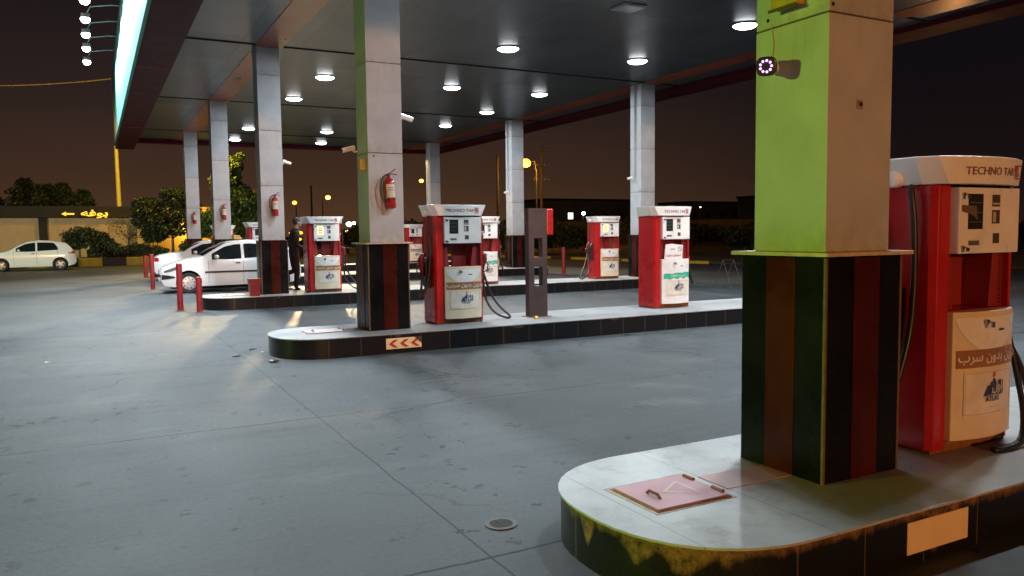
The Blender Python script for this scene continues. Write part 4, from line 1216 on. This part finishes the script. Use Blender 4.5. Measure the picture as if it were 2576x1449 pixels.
tag(MB().prism([(21.8, 50), (24.1, 40), (24.7, 32), (26.3, 24), (28.8, 17), (90, 17), (90, 120), (30, 120)], .004, .10).build('verge', SOIL), kind='structure')

# ------------------------------------------------------------------ buffet building
bl = thing('buffet_building', (0, 56, 0), 'long low building with beige wall, dark parapet and glowing Persian lettering', 'building')
MB().box(-32, 2.46, 0, 8, 0, 2.80).build('wall', WALLW, bl)
MB().box(2.465, 7.4, -.6, 8, 0, 3.48).build('side_wall', WALLW, bl)
MB().box(-32.2, 2.455, -.35, 8, 2.803, 3.5).build('parapet', PARAP, bl, bevel=.02)
MB().box(-2.92, -2.46, -.12, -.002, 0, 2.80).build('pillar', PARAP, bl)
MB().box(-11.5, -11.0, -.12, -.002, 0, 2.80).build('pillar', PARAP, bl)
SIGNY = glow('yellow lit letters', (1.0, .72, .07), .65)
place(text_mesh(AR['buffet'], .52, .03, .03), lambda a, b, c: (a * 1.75 + .12, b - .42, c + 3.02)).build('sign_letters', SIGNY, bl)
MB().prism([(-1.68, 3.02), (-1.42, 2.88), (-1.42, 2.97), (-.98, 2.97), (-.98, 3.07), (-1.42, 3.07), (-1.42, 3.16)], -.44, -.38, 'y').build('arrow', SIGNY, bl)

ym = thing('mast', (1.57, 58.5, 0), 'tall yellow lit mast rising behind the buffet building', 'mast')
MB().tube([(.06, 0, 0), (.03, 0, 3.5), (0, 0, 7.55)], [.15, .14, .11], 12).build('pole', YPOLE, ym, True)

# ------------------------------------------------------------------ vegetation
def leaves(mb, c, rad, n, size, rnd, shell=.55):
    for _ in range(n):
        while True:
            p = Vector((rnd.uniform(-1, 1), rnd.uniform(-1, 1), rnd.uniform(-1, 1)))
            if shell < p.length < 1: break
            if p.length <= shell and rnd.random() < .15: break
        q = Vector((c[0] + p.x * rad[0], c[1] + p.y * rad[1], c[2] + p.z * rad[2]))
        a = Vector((rnd.gauss(0, 1), rnd.gauss(0, 1), rnd.gauss(0, 1))).normalized(); b = a.orthogonal().normalized(); c2 = a.cross(b)
        s = size * rnd.uniform(.6, 1.4)
        mb.add([q - b * s, q + c2 * s * .5, q + b * s, q - c2 * s * .5], [(0, 1, 2, 3)])
def tree(x, y, label, blobs, trunk_h, lean=(0, 0), n=900, size=.11, M=LEAFD, tr=.09, name='tree', z0=.36, cat='tree', group=None, seed=1):
    rnd = random.Random(seed)
    t = thing(name, (x, y, z0), label, cat, group)
    tb = MB(); top = (lean[0], lean[1], trunk_h)
    tb.tube([(0, 0, 0), (lean[0] * .4, lean[1] * .4, trunk_h * .5), top], [tr, tr * .8, tr * .6], 8)
    lm = MB()
    for (bx, by, bz, r, rz) in blobs:
        tb.tube([top, ((top[0] + bx) / 2 + rnd.uniform(-.1, .1), (top[1] + by) / 2, (top[2] + bz) / 2 + .1), (bx, by, bz)], [tr * .5, tr * .3, tr * .12], 6)
        for _ in range(6):
            e = (bx + rnd.uniform(-.8, .8) * r, by + rnd.uniform(-.8, .8) * r, bz + rnd.uniform(-.6, .9) * rz)
            tb.tube([(bx, by, bz), ((bx + e[0]) / 2 + .05, (by + e[1]) / 2, (bz + e[2]) / 2 + .05), e], [tr * .14, tr * .09, tr * .04], 5)
            leaves(lm, e, (r * .48, r * .48, rz * .42), max(10, n // (len(blobs) * 7)), size, rnd, .2)
        leaves(lm, (bx, by, bz), (r, r, rz), n // len(blobs), size, rnd, .45)
    tb.build('trunk', BARK, t, True)
    lm.build('crown', M, t)
    return t
G = 'trees and shrubs behind the forecourt'
# round clipped tree behind the parked car
tree(-.72, 50.2, 'round clipped tree with a pale trunk right behind the parked hatchback', [(0, 0, 1.20, .80, .66), (.45, 0, 1.25, .7, .55), (-.3, .1, 1.0, .6, .55), (1.05, 0, 1.05, .55, .5), (1.4, 0, .8, .5, .45)], .75, n=5200, size=.06, tr=.07, seed=2)
tree(.55, 51.5, 'loose dark shrub right of the round tree', [(0, 0, .55, .65, .55), (.4, 0, .35, .5, .4), (-.4, 0, .4, .4, .4)], .3, n=1600, size=.07, name='shrub', cat='shrub', seed=3)
tree(-.05, 49.9, 'low dark ball shaped shrub beside the round tree trunk', [(0, 0, .30, .32, .32)], .15, n=700, size=.05, name='shrub', cat='shrub', seed=31)
tree(1.75, 50.0, 'wide dark clipped shrub behind the black kerb block', [(0, 0, .42, .55, .38), (.55, 0, .45, .5, .38), (-.4, 0, .36, .4, .34)], .2, n=2400, size=.055, name='shrub', cat='shrub', seed=4)
tree(2.9, 49.8, 'low spiky shrub right of the wide clipped one', [(0, 0, .34, .5, .32), (.5, 0, .30, .4, .3)], .2, n=1300, size=.06, name='shrub', cat='shrub', seed=5)
tree(1.9, 53.6, 'thin bare branched tree in front of the yellow lit wall', [(0, 0, 1.9, .8, .6), (.6, 0, 1.6, .6, .5), (-.6, 0, 1.7, .6, .5), (.1, 0, 1.2, .5, .4)], 1.0, n=500, size=.045, tr=.05, seed=6)
tree(4.3, 52.6, 'big dark leafy tree left of the farthest columns', [(0, 0, 2.7, 1.0, .9), (.9, .2, 2.9, .9, .9), (-1.1, 0, 2.3, 1.0, .8), (-1.5, 0, 3.0, .8, .6), (-1.0, 0, 1.4, .8, .6), (.3, 0, 3.5, .8, .6), (1.4, 0, 2.0, .8, .7), (-.2, 0, 1.7, .9, .6)], 1.5, n=8200, size=.09, tr=.10, seed=7)
tree(4.9, 50.3, 'low dark shrub hidden behind the farthest columns', [(0, 0, .5, .5, .5), (.6, 0, .45, .5, .45)], .2, n=1300, size=.07, name='shrub', cat='shrub', seed=8)
tree(7.5, 51.9, 'tall tree with bright yellow green leaves between the left columns', [(0, 0, 2.4, 1.3, 1.0), (.4, 0, 3.6, 1.1, .9), (-.1, .1, 4.6, 1.0, .8), (.3, 0, 5.5, .7, .7), (1.1, 0, 2.9, .8, .8), (1.3, 0, 1.9, .9, .8), (-.9, 0, 1.8, .8, .8), (.6, 0, 1.2, 1.1, .7)], 1.6, n=9000, size=.10, M=LEAFY, tr=.11, seed=9)
tree(9.9, 55.0, 'dark tree with yellow green highlights right of the third column', [(0, 0, 2.2, 1.2, .9), (-.9, 0, 2.9, .9, .8), (-.7, 0, 3.6, .6, .6), (.7, 0, 1.7, .8, .7), (0, 0, 1.2, 1.2, .7)], 1.2, n=3200, size=.10, M=LEAFY, tr=.09, seed=10)
# conifers behind the building
def conifer(x, y, h, w, label, seed):
    rnd = random.Random(seed); t = thing('conifer', (x, y, 0), label, 'tree', 'dark conifers behind the buffet building')
    MB().tube([(0, 0, 0), (0, 0, h * .95)], [.18, .03], 7).build('trunk', BARK, t, True)
    m = MB()
    for i in range(26):
        f = i / 26; z = h * (.25 + .74 * f); r = w * (1 - f) ** .55 * rnd.uniform(.7, 1.1) + .25
        for k in range(5): 
            a = rnd.uniform(0, 2 * pi); leaves(m, (cos(a) * r * .5, sin(a) * r * .5, z), (r * .55, r * .55, h * .035), 22, .13, rnd, .1)
    m.build('crown', LEAFD, t)
for k, (x, h_, w_, l) in enumerate([(-8.4, 4.7, 2.6, 'broad dark tree at the left edge behind the building'), (-6.3, 4.6, 2.4, 'low dark tree behind the building, second from the left edge'), (-4.3, 6.0, 2.3, 'tallest pointed tree behind the building, above the parked car'), (-3.0, 5.6, 2.0, 'dark tree between the tallest one and the sign'), (-1.9, 5.7, 1.9, 'dark tree above the left end of the sign'), (-.6, 5.2, 1.5, 'small dark tree above the lettering, rightmost of the row')]):
    conifer(x, 68, h_, w_, l, 20 + k)
# right hand shrubs and trees in the dark
rs = [(24.5, 46, .95, 1.1, 'dark rounded bush right of the brown post, closest to the red box'), (27.0, 48, 1.2, 1.3, 'dark bush behind the lone bollard'), (30, 46, 1.1, 1.4, 'dark bush left of the glowing display pump'),
      (33, 40, .9, 1.3, 'dark low bush right of the green banded pump'), (38, 38, 1.1, 1.5, 'dark bush at the right beside the nearest column'), (35.5, 34, .6, 1.0, 'small pale topped shrub in the dark verge on the right')]
for k, (x, y, h_, w_, l) in enumerate(rs):
    tree(x, y, l, [(0, 0, h_, w_, h_ * .8), (w_ * .8, .3, h_ * .8, w_ * .7, h_ * .65), (-w_ * .8, 0, h_ * .8, w_ * .7, h_ * .6)], h_ * .4, n=1500, size=.10, name='shrub', cat='shrub', group='dark bushes on the right verge', seed=40 + k, z0=.1)

# ------------------------------------------------------------------ far right: boundary wall, houses, lights
bw = thing('boundary_wall', (40, 72, 0), 'long dim brown wall beyond the dark bushes on the right', 'wall')
MB().prism([(-12, 16), (30, -14), (30, -13.7), (-12, 16.3)], 0, 2.7).build('wall', wall_material('dim brown wall', (.10, .07, .05), (.15, .10, .07)), bw)
MB().prism([(-12.03, 15.9), (30.03, -14.1), (30.1, -13.6), (-12, 16.4)], 2.702, 2.82).build('coping', PARAP, bw)
lamp('far_wall_glow', 'POINT', (44, 62, 5), 260, (1, .42, .10), .3)
DIMW = wall_material('night house wall', (.07, .05, .04), (.10, .075, .055))
def far_house(x, y, w, d_, h_, label, wins, seed):
    t = thing('distant_building', (x, y, 0), label, 'building', 'dim buildings on the night skyline')
    MB().box(-w / 2, w / 2, -d_ / 2, d_ / 2, 0, h_).build('wall', DIMW, t)
    MB().box(-w / 2 - .2, w / 2 + .2, -d_ / 2 - .2, d_ / 2 + .2, h_ + .002, h_ + .5).build('parapet', PARAP, t)
    rnd = random.Random(seed); nf = max(1, int(h_ // 3.2)); nw = max(2, int(w // 4))
    for f in range(nf):
        for k in range(nw):
            xx = -w / 2 + (k + .5) * w / nw; lit = (f, k) in wins
            MB().box(xx - .6, xx + .6, -d_ / 2 - .03, -d_ / 2 - .003, 1 + f * 3.2, 2.3 + f * 3.2).build('window', glow('lit far window', (1, .9, .7), 3.0) if lit else GLASS, t)
far_house(96, 148, 26, 12, 8.0, 'dim flat roofed block behind the display pump with a lit window', [(1, 1)], 1)
far_house(125, 142, 16, 10, 7.5, 'dim low block left of the rightmost far column', [(0, 2)], 2)
far_house(140, 128, 22, 12, 8.5, 'dim block between the green banded pump and the nearest column', [(1, 2)], 3)
rnd2 = random.Random(77)
for k in range(13):
    x = 22 + k * 5.2 + rnd2.uniform(-1, 1); y = 74 - k * 2.2 + rnd2.uniform(-2, 2); h_ = rnd2.uniform(1.0, 2.0)
    tree(x, y, 'dark tree of the low row on the skyline, number %s from the left' % ['one', 'two', 'three', 'four', 'five', 'six', 'seven', 'eight', 'nine', 'ten', 'eleven', 'twelve', 'thirteen'][k], [(0, 0, h_, 2.0, h_ * .8), (1.7, 0, h_ * .8, 1.6, h_ * .6), (-1.6, .5, h_ * .9, 1.7, h_ * .7)], h_ * .5, n=700, size=.22, group='low row of dark trees on the skyline', seed=100 + k, z0=.1)
# distant lamps
def street_lamp(dx, dz, Y, label, color, r, power=0, arm=1.2, white=False, pole=True):
    x, z = dx * Y, 1.6 + dz * Y
    t = thing('street_lamp', (x, Y, 0), label, 'street lamp', 'street lamps in the distance')
    if pole:
        MB().tube([(arm, .3, 0), (arm, .3, z * .9), (arm * .8, .2, z + .25), (.1, 0, z + .18)], [.10, .08, .05, .04], 8).build('pole', POLEM, t, True)
    MB().box(-.25, .25, -.15, .15, z + .08, z + .2).build('lamp_head', HOUS, t, bevel=.04)
    MB().sphere((0, 0, z), r, 8, (1.0, 1, .8)).build('lamp_globe', glow('sodium globe %s %d' % ('w' if white else 'o', int(r * 100)), color, 18 if white else 5), t, True)
    if power: lamp('street_light', 'POINT', (0, -.6, z - .5), power, color, .3, parent=t)
SO = (1, .36, .05)
street_lamp(.5544, .0989, 78, 'bright orange sodium street lamp right of a far column', (1, .40, .04), .60, 1800, arm=1.6)  # globe wider than a real lamp, its glare is built into the radius
street_lamp(.3936, .0701, 110, 'orange street lamp above the middle island pump', (1, .42, .08), .34, 0)
street_lamp(.2238, .0396, 130, 'orange street lamp left, above the pump numbered 17', SO, .38, 0, arm=.3)
street_lamp(.2661, .0465, 125, 'orange street lamp right, above the pump numbered 17', (1, .50, .12), .42, 0, arm=-.8)
street_lamp(.979, .016, 90, 'small white light far right near the nearest column', (1, .92, .8), .24, 0, arm=.1, white=True)
street_lamp(.6534, .0266, 120, 'small square white light left of the display pump', (1, .97, .88), .34, 0, arm=.1, white=True)
street_lamp(.2926, .0125, 95, 'white glaring light beside the pump numbered 17', (1, .9, .6), .34, 0, arm=.1, white=True)
street_lamp(.299, .014, 100, 'second white glaring light beside the pump numbered 17', (1, .94, .8), .22, 0, arm=.1, white=True)
street_lamp(.2892, .003, 92, 'low yellow light just right of the pump numbered 17', (1, .65, .2), .28, 0, arm=.1)
street_lamp(.8816, .0371, 120, 'tiny pale light above the dark verge far right', (1, .8, .6), .16, 0, arm=.1)
street_lamp(.7434, .0266, 118, 'tiny bluish light right of the display pump', (.6, .75, 1), .17, 0, arm=.1, white=True)
# power poles
def power_pole(dx, Y, h_, label, arms):
    t = thing('power_pole', (dx * Y, Y, 0), label, 'power pole', 'wooden power poles')
    MB().tube([(0, 0, 0), (0, 0, h_)], [.20, .13], 8).build('pole', POLEM, t, True)
    for z in arms:
        MB().box(-1.1, 1.1, -.06, .06, z, z + .12).build('crossarm', POLEM, t)
        for xx in (-1, -.5, .5, 1): MB().lathe([(.05, z + .12), (.06, z + .2), (.03, z + .3)], (xx, 0, 0), 8).build('insulator', SIL, t)
power_pole(.509, 80, 10.4, 'plain tall power pole left of the sodium lamp column', [])
power_pole(.5805, 82, 11.9, 'power pole with three crossarms right of the sodium lamp', [11.1, 9.4, 7.7])
power_pole(.245, 120, 9.0, 'thin faint pole between the two orange street lamps', [])
# overhead cable on the left
P = []
for k in range(31):
    u = k / 30; x = -14 + 15.7 * u; P.append((x, 60, 11.12 + 1.1 * max(0, (u - .4) / .6) ** 1.8 + .45 * (max(0, .4 - u)) ** 1.5))
tag(MB().tube(P, .035, 6).build('overhead_cable', mat('pale cable', (.30, .24, .14), .7), None, True), 'sagging overhead cable crossing the dark sky at the left', 'cable')
lamp('cable_glow', 'POINT', (-3, 57, 8.5), 260, (1, .6, .2), .3)
# parked yellow lit cars in the gap left of the person are only glints, each on an added support
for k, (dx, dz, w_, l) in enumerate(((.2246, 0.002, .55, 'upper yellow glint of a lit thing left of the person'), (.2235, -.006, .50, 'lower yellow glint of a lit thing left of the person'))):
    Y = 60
    o = thing('car_glint', (dx * Y, Y, 0), l, 'light', 'yellow lights left of the dark dressed person')
    MB().tube([(0, 0, 0), (0, 0, 1.6 + dz * Y - .1)], .03, 6).build('added_stake', POLEM, o)
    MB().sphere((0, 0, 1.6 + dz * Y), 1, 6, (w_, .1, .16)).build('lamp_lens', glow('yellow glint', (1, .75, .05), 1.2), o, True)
# folding stand near the right
fs_ = thing('folding_stand', (14.95, 16.1, 0), 'thin folding metal stand on the dark ground right of the green banded pump', 'stand')
for (a, b) in (((-.02, .30, 0), (.05, 0, .78)), ((.10, -.28, 0), (.05, 0, .78)), ((.35, .28, 0), (.42, 0, .78)), ((.5, -.28, 0), (.42, 0, .78)), ((.05, 0, .78), (.42, 0, .78)), ((0, .22, .2), (.11, -.2, .2))):
    MB().tube([a, b], .009, 6).build('leg', IRON, fs_)
